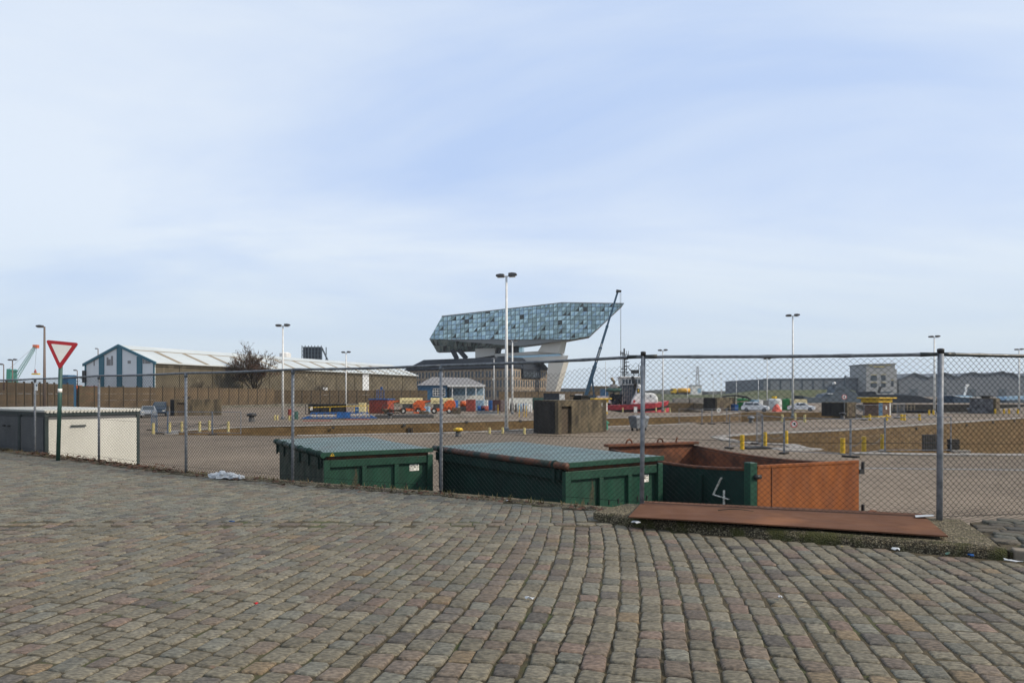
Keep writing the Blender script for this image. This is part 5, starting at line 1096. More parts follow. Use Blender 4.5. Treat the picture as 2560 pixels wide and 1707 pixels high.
for j in range(4): MB().box(bw(1082, 0).x, bw(1113, 0).x, -.15, -.123, bw(0, 971 + j * 6).z - .1, bw(0, 971 + j * 6).z + .05).build('transom', M_white, wn)
MB().box(bw(1125, 0).x, bw(1207, 0).x, 2, 3, 0, 2.6).build('stored_goods', M_cream, t)
# ------------------------------------------------------------------ headquarters: old slate roofed block
HC = Vector((0, 320, YZ)); t = thing('headquarters', 'sandstone block with slate hip roof carrying a faceted glass ship hull on white piers', 'building', HC, math.atan2(.83, .56)); BX, BY, EV, RG = 32.0, 67.0, 15.0, 20.8
MB().box(0, BX, 0, BY, 0, EV).build('wall', M_sandst, t)
MB().box(-.5, BX + .5, -.5, BY + .5, EV + .003, EV + .7).build('cornice', M_slate, t)
q = MB(); q.add([(-.6, -.6, EV + .71), (BX + .6, -.6, EV + .71), (BX + .6, BY + .6, EV + .71), (-.6, BY + .6, EV + .71), (5, 6, RG), (BX - 5, 6, RG), (BX - 5, BY - 8, RG), (5, BY - 8, RG)], [(0, 1, 5, 4), (1, 2, 6, 5), (2, 3, 7, 6), (3, 0, 4, 7), (4, 5, 6, 7), (3, 2, 1, 0)]); rf_ = q.build('roof', M_slate, t)
wm = None
def win(x, y, z, w_, h, face):
    q = MB()
    if face == 'L': q.box(-.08, -.004, y, y + w_, z, z + h)
    else: q.box(x, x + w_, -.08, -.004, z, z + h)
    o = q.build('window', M_pane, t); return o
for z, h in ((11.0, 3.0), (6.3, 3.3), (1.6, 3.2)):
    for k in range(31): win(0, 1.4 + k * 2.12 + (.25 if k % 3 else -.1), z, 1.05, h, 'L')
    for k in range(14):
        if z > 10 and 8 < 1.2 + k * 2.15 < 23: continue
        win(1.2 + k * 2.15, 0, z, 1.05, h, 'R')
for z in (5.4, 10.1): MB().box(-.25, -.003, 0, BY, z, z + .35).build('string_course', M_sandst, t); MB().box(0, BX, -.25, -.003, z, z + .35).build('string_course', M_sandst, t)
pv = MB(); pv.box(8, 23.8, -1.0, -.26, 10.6, 14.8); pv.ext([(7.6, -1.2, 14.82), (24.2, -1.2, 14.82), (21, 1, 18.5), (11, 1, 18.5)], (0, 4, 0)); dm = pv.build('dormer_pavilion', M_slate, t)
for k in range(7): MB().box(9 + k * 2.05, 10.1 + k * 2.05, -1.06, -1.003, 11.3, 13.6).build('pane', M_pane, dm)
MB().ext([(26, -.62, EV + .72), (BX + .55, -.62, EV + .72), (BX - 2, 2.5, EV + 5), (27, 2.5, EV + 5)], (0, 3, 0)).build('corner_gable', M_slate, t)
for k in range(16): MB().box(1.6, 2.3, 6 + k * 3.6, 6.7 + k * 3.6, EV + 2.0, EV + 3.0).build('roof_light', M_greyroof, rf_)
# ---- glass hull
hl = t                                      # the hull is carried by the same building: parts of it
inv = Matrix.Translation(HC) @ rot(math.atan2(.83, .56)); inv.invert()
def plane_d(x): return 1601.9 / ((x - CX) / F + 4.765)
def HP(x, y, off=0.0): return inv @ P(x, y, plane_d(x) + off)
OUT = [(1104.6, 791), (1405.6, 757), (1560, 759), (1525.5, 791.4), (1474.5, 839.8), (1418, 850), (1299.7, 864.8), (1095.7, 848.3), (1072.7, 848.3)]
bv = inv.to_3x3() @ Vector((1.0, 13, 0))
MB().ext([HP(x, y, .45) for x, y in OUT], bv).build('hull_core', M_soffit, hl)
LOW = [(1073.5, 849), (1096, 849), (1299, 865.2), (1265, 869.5), (1186, 877), (1091.8, 879.6)]
lowc = [HP(1073.5, 849.3, .5), HP(1096, 849.3, .5), HP(1299, 865.6, .5), HP(1265, 869.5, 9), HP(1186, 877, 9), HP(1091.8, 879.6, 7)]
MB().ext([HP(1080, 852, 9.5), HP(1290, 866, 9.5), HP(1265, 869.5, 9.5), HP(1186, 877, 9.5), HP(1091.8, 879.6, 9.5)], bv * .55).build('hull_keel', M_soffit, hl)
# glass: tinted, mirror-like, each pane tilted a little
def glassm(name, c, rough, metal):
    m = mat(name, c, rough=rough, metal=metal); return m
GL = [glassm('hull_glass_pale', (.40, .54, .57), .2, .8), glassm('hull_glass_blue', (.26, .37, .44), .2, .8), glassm('hull_glass_grey', (.21, .29, .30), .22, .75), glassm('hull_glass_dark', (.045, .055, .055), .3, .5), glassm('chin_glass_teal', (.17, .25, .25), .3, .2), glassm('chin_glass_grey', (.31, .38, .37), .3, .2), glassm('chin_glass_dark', (.05, .065, .068), .3, .2)]
def clip(poly, outline):
    ctr = Vector((1300, 810))
    for i in range(len(outline)):
        a = Vector(outline[i]); b = Vector(outline[(i + 1) % len(outline)]); e = b - a; sgn = 1 if e.cross(ctr - a) > 0 else -1; res = []
        for k in range(len(poly)):
            p, q_ = poly[k], poly[(k + 1) % len(poly)]; dp = sgn * e.cross(p - a); dq = sgn * e.cross(q_ - a)
            if dp >= 0: res.append(p)
            if dp * dq < 0: res.append(p.lerp(q_, dp / (dp - dq)))
        poly = res
        if len(poly) < 3: return []
    return poly
gr = random.Random(4); panes = []
CW, RH = 10.6, 10.9
dark = [(1118, 803), (1138, 800), (1105, 816), (1176, 795), (1165, 808), (1228, 795), (1244, 792), (1300, 789), (1284, 813), (1213, 814), (1242, 830), (1150, 833), (1137, 835), (1165, 823), (1222, 778), (1412, 782), (1425, 781), (1440, 775), (1462, 778), (1480, 768), (1372, 803), (1396, 804), (1424, 800), (1451, 803), (1360, 824), (1397, 826), (1332, 845), (1344, 844), (1508, 777), (1448, 764)]
def sk(x): return -.085 * (x - 1405) if x < 1405 else 0.0
for ci in range(48):
    for ri in range(11):
        x0 = 1066 + ci * CW; y0 = 756.5 + ri * RH; ins = .045 * CW
        c = [Vector((x0 + ins, y0 + ins)), Vector((x0 + CW - ins, y0 + ins)), Vector((x0 + CW - ins, y0 + RH - ins)), Vector((x0 + ins, y0 + RH - ins))]
        c = [Vector((p.x, p.y + sk(p.x))) for p in c]
        tris = [[c[0], c[1], c[3]], [c[1], c[2], c[3]]]; ctr = sum(c, Vector((0, 0))) / 4; isd = any((ctr - Vector(d)).length < CW * .55 for d in dark)
        out = []
        for k, tr_ in enumerate(tris):
            pg = clip(tr_, OUT)
            if len(pg) < 3: continue
            tilt = [gr.uniform(-.3, .3) for _ in range(3)]
            a0_ = tr_[0]; off = lambda p: -.15 + tilt[0] * .3 + tilt[1] * (p.x - a0_.x) / CW * .55 + tilt[2] * (p.y - a0_.y) / RH * .55
            mi = 3 if ((isd and (k == 1 or gr.random() < .3)) or (k == 1 and gr.random() < .03)) else gr.choices((0, 1, 2), (.12, .52, .36) if ctr.x < 1330 else (.08, .26, .66))[0] if k else gr.choices((0, 1, 2), (.62, .26, .12) if ctr.x < 1330 else (.46, .22, .32))[0]
            if isd and mi != 3: mi = 2
            out.append(([HP(p.x, p.y, min(.3, off(p))) for p in pg], mi))
        if out:
            area = sum(sum((o[0][i] - o[0][0]).cross(o[0][i + 1] - o[0][0]).length / 2 for i in range(1, len(o[0]) - 1)) for o in out); panes.append((area, out))
panes.sort(key=lambda p: -p[0])
def pane_obj(items, nm, stuff=False):
    v = []; f = []; mi = []
    for pg, m in items:
        nr = (pg[1] - pg[0]).cross(pg[2] - pg[0]).normalized(); k = len(v); n = len(pg)
        view = inv @ Vector((0, 0, CZ)); 
        if nr.dot(view - pg[0]) < 0: pg = pg[::-1]; nr = -nr
        v += [tuple(p) for p in pg] + [tuple(p - nr * .08) for p in pg]; f += [tuple(range(k, k + n)), tuple(range(k + 2 * n - 1, k + n - 1, -1))] + [(k + i, k + n + i, k + n + (i + 1) % n, k + (i + 1) % n) for i in range(n)]; mi += [m] * (n + 2)
    me = bpy.data.meshes.new(nm); me.from_pydata(v, [], f); 
    for m in GL: me.materials.append(m)
    me.polygons.foreach_set('material_index', mi); o = bpy.data.objects.new(nm, me); COL.objects.link(o); o.parent = hl
    if stuff: o['kind'] = 'stuff'
    return o
for a, out in panes[:290]: pane_obj(out, 'glass_panel')
# chin facet panes
chin = []
for i in range(24):
    for j in range(2):
        def cpnt(u, v):
            u = min(1, max(0, u)); tp = HP(1073.5 + (1299 - 1073.5) * u, 849.2 + 16.2 * max(0, (u - .1) / .9), .1); bt = HP(1091.8 + (1280 - 1091.8) * u, 879.6 - 2.6 * min(1, u * 2) - 9.5 * max(0, u - .5) * 2, 8.2); return tp.lerp(bt, v)
        a, b, c_, d_ = cpnt(i / 24 + .003, j / 2 + .02), cpnt((i + 1) / 24 - .003, j / 2 + .02), cpnt((i + 1) / 24 - .003, j / 2 + .48), cpnt(i / 24 + .003, j / 2 + .48); w_ = inv.to_3x3() @ Vector((0, -gr.uniform(.1, .35), 0))
        chin.append([([a + w_, b, d_ + w_ * .3], gr.choice((4, 5, 5, 6))), ([b, c_ + w_, d_ + w_ * .3], gr.choice((4, 4, 6, 5)))])
pane_obj([x for a, o in panes[290:] for x in o] + [x for o in chin for x in o], 'glass_panels', True)
# roof edge line
MB().tube([HP(1104.6, 790.6, -.1), HP(1405.6, 756.6, -.1), HP(1560, 758.6, -.1)], .28, 6).build('roof_edge', M_soffit, hl)
def hx(pts, off, vec, nm, m): return MB().ext([HP(x, y, off) for x, y in pts], inv.to_3x3() @ Vector(vec)).build(nm, m, hl)
hx([(1354.6, 862), (1404, 849), (1397, 883), (1344, 879)], 3, (2.9, 3.2, 0), 'upper_pier', M_palecon)
hx([(1371, 904), (1410, 903), (1384, 992), (1363, 992)], 2, (2.6, 3.0, 0), 'leaning_pier', M_palecon)
hx([(1188, 871), (1237, 870), (1237, 888), (1188, 895)], 6, (3, 10, 0), 'lift_core', M_palecon)
hx([(1237, 884.5), (1345, 877.5), (1403, 883), (1260, 890), (1237, 891)], 4.2, (3, 14, 0), 'deck', M_palecon)
hx([(1265, 890.2), (1400, 884), (1402, 890), (1265, 896)], 5, (2, 10, 0), 'deck_glazing', GL[1])
hx([(1262, 896), (1421, 888.4), (1417, 900), (1300, 907), (1262, 904)], 3.2, (1, 14, 0), 'lower_deck', M_palecon)
hx([(1270, 867), (1297, 865), (1297, 881), (1270, 883)], 7, (1, 6, 0), 'dark_core', M_slate); hx([(1297.4, 865), (1306, 864), (1306, 880), (1297.4, 881)], 7.2, (1, 5, 0), 'stair_glass', GL[0]); hx([(1237.6, 870), (1250, 869), (1246, 883), (1240, 883)], 8, (1, 4, 0), 'dark_column', M_slate)
for a, b in (((1131, 874), (1142.5, 897)), ((1147, 874), (1166, 896))): MB().bar(HP(*a, 7), HP(*b, 7), 1.6, 2.2).build('leg', M_slate, hl)

# ------------------------------------------------------------------ telescopic crane
t = thing('mobile_crane', 'dark blue telescopic mobile crane with raised boom in front of the glass hull', 'crane', (P(1490, 985, 150).x, 150, YZ))
def cr(x, y, o=0): p = P(x, y, 150); return Vector((p.x - t.location.x, o, p.z - YZ))
A, B = cr(1461, 1000), cr(1545, 727); s = 150 / F
cut = [0, .30, .47, .67, .98]; wd = [9.0, 7.0, 5.8, 4.6]
for k in range(4):
    b = MB().bar(A.lerp(B, cut[k]), A.lerp(B, cut[k + 1] + .005), wd[k] * s, wd[k] * s).build('boom_section', M_boom, t, bevel=.05)
    if k: MB().bar(A.lerp(B, cut[k] - .004), A.lerp(B, cut[k] + .012), wd[k - 1] * s * 1.12, wd[k - 1] * s * 1.12).build('collar', M_boom, t)
    if k in (2,):
        for j in range(11):
            c_ = A.lerp(B, cut[1] + .05 + j * .0155); d_ = A.lerp(B, cut[1] + .05 + j * .0155 + .009); MB().bar(c_ + Vector((0, -.33, 0)), d_ + Vector((0, -.33, 0)), .2, .02, up=(0, 1, 0)).build('lettering', M_white, t)
MB().ext([cr(1540, 731, -.3), cr(1541, 724, -.3), cr(1553, 726, -.3), cr(1553, 730, -.3), cr(1547, 731, -.3)], (0, .6, 0)).build('boom_head', M_black, t)
for x in (1550, 1552.5): MB().tube([cr(x, 729), cr(1552.5, 945)], .03, 4).build('hoist_rope', M_chain, t)
MB().ball(cr(1552.5, 947), .3, 8).build('hook', M_chain, t); MB().bar(cr(1486, 995), A.lerp(B, .22), .35).build('luffing_ram', M_boom, t)
MB().box(-3.4, 3.2, -1.2, 1.2, .9, 1.7).build('carrier', M_white, t); MB().box(-4.6, -3.42, -1.2, 1.2, .7, 2.8).build('cab', M_white, t, bevel=.15); MB().box(-3.2, -.3, -1.1, 1.1, 1.71, 2.75).build('engine_house', M_boom, t); MB().box(.2, 2.6, -1.0, 1.0, 1.71, 2.5).build('counterweight', M_white, t); MB().box(-4.62, -4.6, -1, 1, 1.8, 2.5).build('windscreen', M_pane, t)
for x in (-3.9, -2.3, -.6, 1.0, 2.5):
    for y in (-1.1, 1.1): MB().tube([(x, y - .18, .5), (x, y + .18, .5)], .5, 12).build('wheel', M_tyre, t)
cbox('site_container', 1503, 1521, 973, 993, 165, M_blueshed, 'blue site cabin with window behind the tug winch gear', ground=True); cbox('van_box', 1400, 1412, 986, 999, 150, M_white, 'white van box left of the mobile crane', ribs=False); cbox('van_box', 1440, 1456, 986, 1000, 148, M_white, 'white lorry box beside the mobile crane cab', ribs=False)
cbox('dark_shelter', 1360, 1398, 984, 1010, 135, M_slate, 'dark shelter roof beside the dark green container', ribs=False)

# ------------------------------------------------------------------ tug
DT = 150.0; t = thing('tug', 'tugboat with bright red hull, white deckhouse and tall black mast', 'boat', (P(1560, 985, DT).x, DT, -6.2)); s = DT / F
def tp(x, y, o=0): p = P(x, y, DT); return Vector((p.x - t.location.x, o, p.z + 6.2))
st = [(1438, 3.0, 1013), (1470, 3.8, 1012.5), (1530, 4.2, 1012), (1590, 4.2, 1010.5), (1630, 3.6, 1007.5), (1656, 2.2, 1004), (1672, .5, 1001)]
def loft(z0f, z1f, k, nm, m):
    q = MB(); vs = []
    for x, hb, y in st:
        X = tp(x, y).x; z1 = z1f(tp(x, y).z); z0 = z0f(tp(x, y).z); vs += [(X, -hb * k, z1), (X, hb * k, z1), (X - .4 * (hb < 3), hb * k * .92, z0), (X - .4 * (hb < 3), -hb * k * .92, z0)]
    n = len(st); q.add(vs, [(i * 4 + j, i * 4 + 4 + j, i * 4 + 4 + (j + 1) % 4, i * 4 + (j + 1) % 4) for i in range(n - 1) for j in range(4)] + [(3, 2, 1, 0), tuple((n - 1) * 4 + j for j in range(4))]); return q.build(nm, m, t)
loft(lambda z: z - 1.0, lambda z: z, 1.0, 'bulwark', M_hull); loft(lambda z: z - 1.55, lambda z: z - 1.003, 1.04, 'fender', M_tyre); loft(lambda z: 0.0, lambda z: z - 1.553, .98, 'hull', M_hull)
MB().ext([tp(1572, 1010, -3), tp(1574, 999, -3), tp(1583, 985, -3), tp(1588, 962, -3), tp(1592, 960, -3), tp(1598, 968, -3), tp(1600, 1009, -3)], (0, 6, 0)).build('funnel_casing', M_white, t, bevel=.2)
MB().ext([tp(1601, 1009, -3.2), tp(1601, 982, -3.2), tp(1626, 982, -3.2), tp(1634, 986, -3.2), tp(1638, 996, -3.2), tp(1638, 1008, -3.2)], (0, 6.4, 0)).build('deckhouse', M_white, t, bevel=.35)
em = MB().box(0, 7 * s, -.05, 0, 0, 11 * s, Matrix.Translation(tp(1586, 982, -3.02))).build('emblem', M_black, t); MB().box(2 * s, 5 * s, -.08, -.055, 2 * s, 9 * s, Matrix.Translation(tp(1586, 982, -3.02))).build('emblem_mark', M_yellow, em); MB().box(0, 5 * s, -.05, 0, 0, 6 * s, Matrix.Translation(tp(1577, 1005.5, -3.02))).build('red_panel', M_red, t)
MB().box(0, 2.5 * s, -.05, 0, 0, 5 * s, Matrix.Translation(tp(1618, 993, -3.3))).build('door', M_pane, t)
bg_ = MB().ext([tp(1551, 962, -2.4), tp(1599, 962, -2.4), tp(1597, 945, -2.4), tp(1549, 945, -2.4)], (0, 4.8, 0)).build('bridge', M_white, t)
for k in range(6): MB().box(0, 5.6 * s, -.06, 0, 0, 11 * s, Matrix.Translation(tp(1551.5 + k * 7.8, 960, -2.41))).build('bridge_window', M_pane, bg_)
MB().box(tp(1546, 0).x, tp(1601, 0).x, -2.8, 2.8, tp(0, 944.6).z, tp(0, 941.5).z).build('bridge_roof', M_white, t); MB().ext([tp(1553, 1010, -2), tp(1578, 1010, -2), tp(1582, 962.5, -2), tp(1553, 962.5, -2)], (0, 4, 0)).build('lower_bridge', M_navy, t)
q = MB()
for x in (1551, 1554, 1566, 1580, 1592, 1599): q.bar(tp(x, 941, -2.6), tp(x, 934, -2.6), .08)
for y in (934, 937.5): q.bar(tp(1550, y, -2.6), tp(1600, y, -2.6), .08)
q.build('bridge_railing', M_black, t)
q = MB(); q.bar(tp(1560.5, 941), tp(1560.5, 871), .3); q.bar(tp(1556, 941), tp(1557, 880), .1); q.bar(tp(1568, 941), tp(1564, 885), .12); q.bar(tp(1552, 941), tp(1552.5, 892), .08)
for y, a, b in ((886, 1550, 1572), (882, 1553, 1560), (898, 1560, 1570), (905, 1560, 1573), (915, 1560, 1574), (922, 1553, 1568), (930, 1551, 1572)): q.bar(tp(a, y), tp(b, y), .16)
for x in (1551, 1555, 1566, 1571): q.bar(tp(x, 886), tp(x, 877), .09)
for k in range(6): q.bar(tp(1560.5, 938 - k * 9), tp(1568 - k * .6, 931 - k * 8.5), .1)
q.bar(tp(1570, 918), tp(1586, 938), .14); q.build('mast', M_black, t)
MB().box(-.8, .8, -.3, .3, -.4, .4, Matrix.Translation(tp(1587, 929))).build('radar', M_black, t); q = MB(); q.bar(tp(1597, 941), tp(1597, 912), .12); q.bar(tp(1601, 941), tp(1601, 914), .12); q.build('aerials', M_black, t)
MB().bar(tp(1575, 941, -2.7), tp(1584, 962, -2.7), .5).build('exhaust_pipe', M_black, t)
r = random.Random(5); q = MB()
for k in range(46): q.bar(tp(r.uniform(1524, 1568), r.uniform(986, 1011), r.uniform(-2.5, 1)), tp(r.uniform(1524, 1568), r.uniform(984, 1011), r.uniform(-2.5, 1)), r.uniform(.12, .4))
q.build('winch_gear', M_slate, t)
q = MB()
for k in range(5): q.bar(tp(1552 + k * 5.5, 1010, -2.2), tp(1552 + k * 6.0, 963, -2.2), .14)
for y in (972, 981, 990, 999): q.bar(tp(1551, y, -2.25), tp(1577, y, -2.25), .1)
q.build('stair_frame', M_greyroof, t)
MB().tube([tp(1511, 976, -2), tp(1518, 974.5, -2), tp(1532, 975.5, -2), tp(1546, 974.5, -2), tp(1551, 972, -2)], [.2, .42, .5, .42, .2], 10).build('green_awning', M_polegreen, t, smooth=True); MB().ext([tp(1519, 971.5, -2.3), tp(1541, 971.5, -2.3), tp(1538, 961, -2.3), tp(1525, 960, -2.3)], (0, 2, 0)).build('deck_crane_housing', M_greyroof, t, bevel=.2)
MB().tube([tp(1532, 961, -1.5), tp(1533, 954, -1.5), tp(1529, 950, -1.5), tp(1526, 944, -1.5)], .3, 8).build('deck_crane_arm', M_skylight, t); MB().bar(tp(1532, 972, -1), tp(1532, 1011, -1), .3).build('deck_crane_post', M_slate, t); MB().bar(tp(1511, 905, -2), tp(1511, 1011, -2), .09).build('flag_pole', M_white, t)
g = G(1590, 1031.5); cbox('notice_board', 1585, 1593, 1018, 1030, g.y, M_white, 'small white notice board on the quay in front of the tug', dep=.1, ribs=False)

# ------------------------------------------------------------------ right: tanks, boxes on the far quay
def vtank(x0, x1, yt, yb, m, lb):
    g = G((x0 + x1) / 2, yb); r = (x1 - x0) / F * g.y / 2; h = (yb - yt) / F * g.y; t = thing('storage_tank', lb, 'tank', (g.x, g.y + r, YZ), 0, 'tanks on the far quay'); MB().lathe([(r, 0), (r, h * .92), (r * .9, h), (.1, h * 1.02)], (0, 0, 0), 20).build('shell', m, t, smooth=False); MB().tube([(0, 0, h * 1.02), (0, 0, h * 1.1)], .25, 8).build('manhole', M_black, t); return t
vtank(1848, 1878, 996, 1025, M_tank, 'bright green round tank left of the white portable cabins'); vtank(1925, 1960, 997, 1024, mat('tank_white', (.55, .56, .56), rough=.6), 'white round tank with yellow valve behind the red tarpaulin heap'); vtank(1961, 1984, 997, 1025, M_tank, 'bright green tank beside the cream box container')
MB().tube([(0, 0, 2.1), (0, 0, 2.5)], .5, 8).build('valve_wheel', M_yellow, bpy.data.objects['storage_tank.004'] if 'storage_tank.004' in bpy.data.objects else None)
cbox('shipping_container', 1985, 2018, 999, 1024, 122, mat('box_cream', (.62, .54, .33), rough=.7), 'cream box container behind the white saloon car'); cbox('portable_cabin', 1886, 1897, 1000, 1024, 122, M_ltblue, 'pale portable cabin with glazed front beside the green tank', ribs=False); cbox('portable_cabin', 1898, 1908, 1000, 1024, 122, M_white, 'white portable cabin beside the white estate car', ribs=False); cbox('portable_cabin', 1910, 1922, 1002, 1024, 123, M_cabgrey, 'grey portable cabin between white cabin and white tank', ribs=False)
q = MB(); n = 12; rr_ = random.Random(6); vs = []
for i in range(6):
    for j in range(n):
        a = 2 * math.pi * j / n; r_ = .85 * (1 - i / 5.6) ** .7 * (1 + .3 * noise.noise(Vector((math.cos(a) * 2, math.sin(a) * 2, i * .7)))); vs.append((r_ * math.cos(a), r_ * math.sin(a), i * .25))
q.add(vs, [(i * n + j, i * n + (j + 1) % n, (i + 1) * n + (j + 1) % n, (i + 1) * n + j) for i in range(5) for j in range(n)] + [tuple(5 * n + j for j in range(n))]); o = q.build('tarpaulin_heap', mat('tarp_red', (.55, .10, .07), rough=.7)); o.location = G(1942, 1028.5); tag(o, 'heap under a red tarpaulin between the white estate car and white tank', 'tarpaulin')
t = thing('bowed_gangway', 'black bowed gangway frame with orange beam left of the bright green tank', 'gangway', (P(1808, 985, 121).x, 121, YZ))
def bg2(x, y, o=0): p = P(x, y, 121); return Vector((p.x - t.location.x, o, p.z - YZ))
for o_ in (0, 1.2):
    q = MB(); q.tube([bg2(1807, 996, o_), bg2(1815, 990, o_), bg2(1840, 988, o_), bg2(1868, 992, o_), bg2(1878, 998, o_), bg2(1870, 1004, o_)], .12, 6); q.build('side_beam', M_black, t)
MB().bar(bg2(1830, 1005, .6), bg2(1872, 1003, .6), .16).build('orange_beam', M_skylight, t)
for x in (1815, 1840, 1868): MB().bar(bg2(x, 990, .6), Vector((bg2(x, 0).x, .6, 0)), .12).build('stand', M_black, t)
cbox('skip_box', 1838, 1846, 1012, 1025, 118, M_blue, 'small blue box beside the low bunker', ribs=False); cbox('skip_box', 1866, 1886, 1015, 1026, 120, M_slate, 'dark low crate left of the white estate car', ribs=False)
for x0, x1, y0, lb in ((1685, 1722, 996, 'left'), (1726, 1762, 995, 'right')): cbox('pallet_stack', x0, x1, y0, 1006, 229, M_coping, 'pale stacked blocks on the far quay, ' + ('nearer the tug' if lb == 'left' else 'nearer the low bunker'), ribs=True)
t = thing('lock_gate', 'dark lock gate with orange railing right of the yellow roofed hut', 'lock gate', (P(2232, 985, 104).x, 104, YZ)); Lg = 7.6
MB().box(0, Lg, .3, .9, -3, .25).build('gate_leaf', M_lockdark, t); MB().box(-.1, Lg + .1, 0, 1.2, .253, .4).build('walkway', M_slate, t); q = MB()
for k in range(7): q.bar((k * Lg / 6 * .45, .1, .4), (k * Lg / 6 * .45, .1, 1.4), .06)
q.bar((0, .1, 1.4), (Lg * .45, .1, 1.4), .06); q.bar((0, .1, .9), (Lg * .45, .1, .9), .05); q.build('railing', M_skylight, t)
for k in range(5): MB().box(.5 + k * 1.5, .75 + k * 1.5, .2, .28, -2.8, .24).build('gate_rib', M_black, t)

# ------------------------------------------------------------------ ships
def outl(t, pts, d, o0, dep, nm, m, bev=0):
    return MB().ext([P(x, y, d) - Vector((t.location.x, d - o0, t.location.z)) for x, y in pts], (0, dep, 0)).build(nm, m, t, bevel=bev)
t = thing('naval_ship', 'grey blue naval ship with white radar dome moored before the grey shed', 'ship', (P(2085, 985, 245).x, 245, -6.2)); d = 245
outl(t, [(2006, 989), (2030, 994), (2172, 991), (2172, 1030), (2030, 1030)], d, 0, 9, 'hull', M_navy); outl(t, [(2060, 993), (2066, 985), (2090, 981), (2095, 967), (2117, 965), (2131, 975), (2146, 981), (2152, 992)], d, 1.5, 6, 'superstructure', M_navy)
MB().ball(P(2095, 958, d) - Vector((t.location.x, d - 3, t.location.z)), 4.6 * d / F, 12).build('radar_dome', M_white, t, smooth=True); outl(t, [(2093, 967), (2097, 967), (2097, 960), (2093, 960)], d, 2, 2, 'dome_pedestal', M_navy)
q = MB(); f = lambda x, y: P(x, y, d) - Vector((t.location.x, d - 4, t.location.z))
q.bar(f(2127, 975), f(2127, 938), .5); q.bar(f(2120, 945), f(2136, 944), .25); q.bar(f(2118, 953), f(2134, 953), .25); q.bar(f(2122, 975), f(2127, 948), .3); q.bar(f(2138, 981), f(2138, 960), .2); q.build('mast', M_navy, t)
for x in (2074, 2082): outl(t, [(x, 985), (x + 5, 985), (x + 5, 983), (x, 983)], d, 1, 2, 'raft', M_white)
for k in range(5): outl(t, [(2097 + k * 4, 975), (2099.5 + k * 4, 975), (2099.5 + k * 4, 972), (2097 + k * 4, 972)], d, 1.4, .08, 'bridge_window', M_pane)
t = thing('dark_ship', 'low dark grey vessel with davit boat behind the yellow roofed hut', 'ship', (P(2230, 985, 258).x, 258, -6.2)); d = 258
outl(t, [(2150, 986), (2240, 986), (2300, 990), (2335, 1000), (2335, 1030), (2150, 1030)], d, 0, 9, 'hull', M_slate); outl(t, [(2160, 986), (2164, 979), (2195, 978), (2200, 985.5)], d, 2, 5, 'deckhouse', M_slate); outl(t, [(2205, 983), (2203, 979.5), (2238, 977.5), (2228, 983)], d, 1, 2, 'davit_boat', M_navy); outl(t, [(2201, 983), (2204, 983), (2208, 966), (2204, 966)], d, 1, 1, 'davit', M_black); outl(t, [(2255, 988), (2258, 984), (2290, 985), (2292, 990)], d, 2, 4, 'aft_house', M_navy)
t = thing('blue_boat', 'dark blue workboat with slanted white mast moored at the far quay', 'boat', (P(2425, 985, 232).x, 232, -6.2)); d = 232
outl(t, [(2383, 989), (2400, 993), (2475, 996), (2475, 1030), (2388, 1030)], d, 0, 7, 'hull', mat('boat_blue', (.012, .04, .075), rough=.5)); outl(t, [(2383, 988.7), (2400, 992.6), (2475, 995.6), (2475, 994.4), (2400, 991.4), (2383, 987.5)], d, -.1, 7.2, 'gunwale', M_white); outl(t, [(2407, 991.8), (2410, 988), (2437, 989), (2440, 993.5)], d, 1.5, 4, 'cabin', M_ltblue)
q = MB(); f = lambda x, y: P(x, y, d) - Vector((t.location.x, d - 3, t.location.z)); q.bar(f(2426, 988), f(2433, 961), .5); q.bar(f(2426, 968), f(2438, 963), .2); q.bar(f(2428, 961), f(2438, 961), .25); q.build('mast', M_white, t)
t = thing('blue_boat', 'pale superstructured boat half hidden at the far right quay by the graffiti bunker', 'boat', (P(2540, 985, 236).x, 236, -6.2)); d = 236
outl(t, [(2515, 1000), (2610, 998), (2610, 1030), (2520, 1030)], d, 0, 7, 'hull', M_navy); outl(t, [(2520, 999.5), (2523, 991), (2600, 989), (2600, 998)], d, 1, 5, 'deckhouse', M_ltblue)

# ------------------------------------------------------------------ grey sheds and office tower
d = 335
t = thing('grey_shed', 'long flat roofed grey shed behind the naval ship', 'warehouse', (P(2038, 985, d).x, d, YZ)); outl(t, [(1909, 947), (2167, 945), (2167, 992), (1909, 992)], d, 0, 60, 'wall', M_shed); outl(t, [(1908, 948), (1908, 946), (2167, 944), (2167, 946)], d, -.4, .35, 'parapet', M_shed)
for k in range(9): outl(t, [(1925 + k * 27, 992), (1926 + k * 27, 992), (1926 + k * 27, 948), (1925 + k * 27, 948)], d, -.25, .22, 'cladding_joint', M_navy)
t = thing('office_tower', 'square grey office tower with gold lettering on top between the sheds', 'building', (P(2205, 985, d).x, d - 8, YZ)); d2 = d - 8
outl(t, [(2166, 912), (2238, 910), (2238, 992), (2166, 992)], d2, 0, 16, 'tower', M_office); outl(t, [(2238.3, 923), (2248, 923), (2248, 992), (2238.3, 992)], d2, 2, 12, 'stair_block', M_office); outl(t, [(2164, 912), (2164, 909.5), (2240, 907.5), (2240, 910)], d2, -.4, 17, 'roof_slab', M_office)
for (x, y, w_, h) in ((2177, 938, 15, 13), (2177, 957, 15, 11), (2203, 937, 11, 14), (2203, 957, 11, 11), (2228, 951, 6, 15)):
    wn = outl(t, [(x, y + h), (x + w_, y + h), (x + w_, y), (x, y)], d2, -.1, .09, 'window', M_pane); outl(t, [(x, y - .4), (x + w_, y - .4), (x + w_, y - 1.8), (x, y - 1.8)], d2, -.35, .3, 'gold_lintel', M_paleyel)
for x in list(range(2184, 2212, 4)): outl(t, [(x, 918), (x + 2.8, 917.8), (x + 2.8, 914.8), (x, 915)], d2, -.3, .25, 'lettering', M_paleyel)
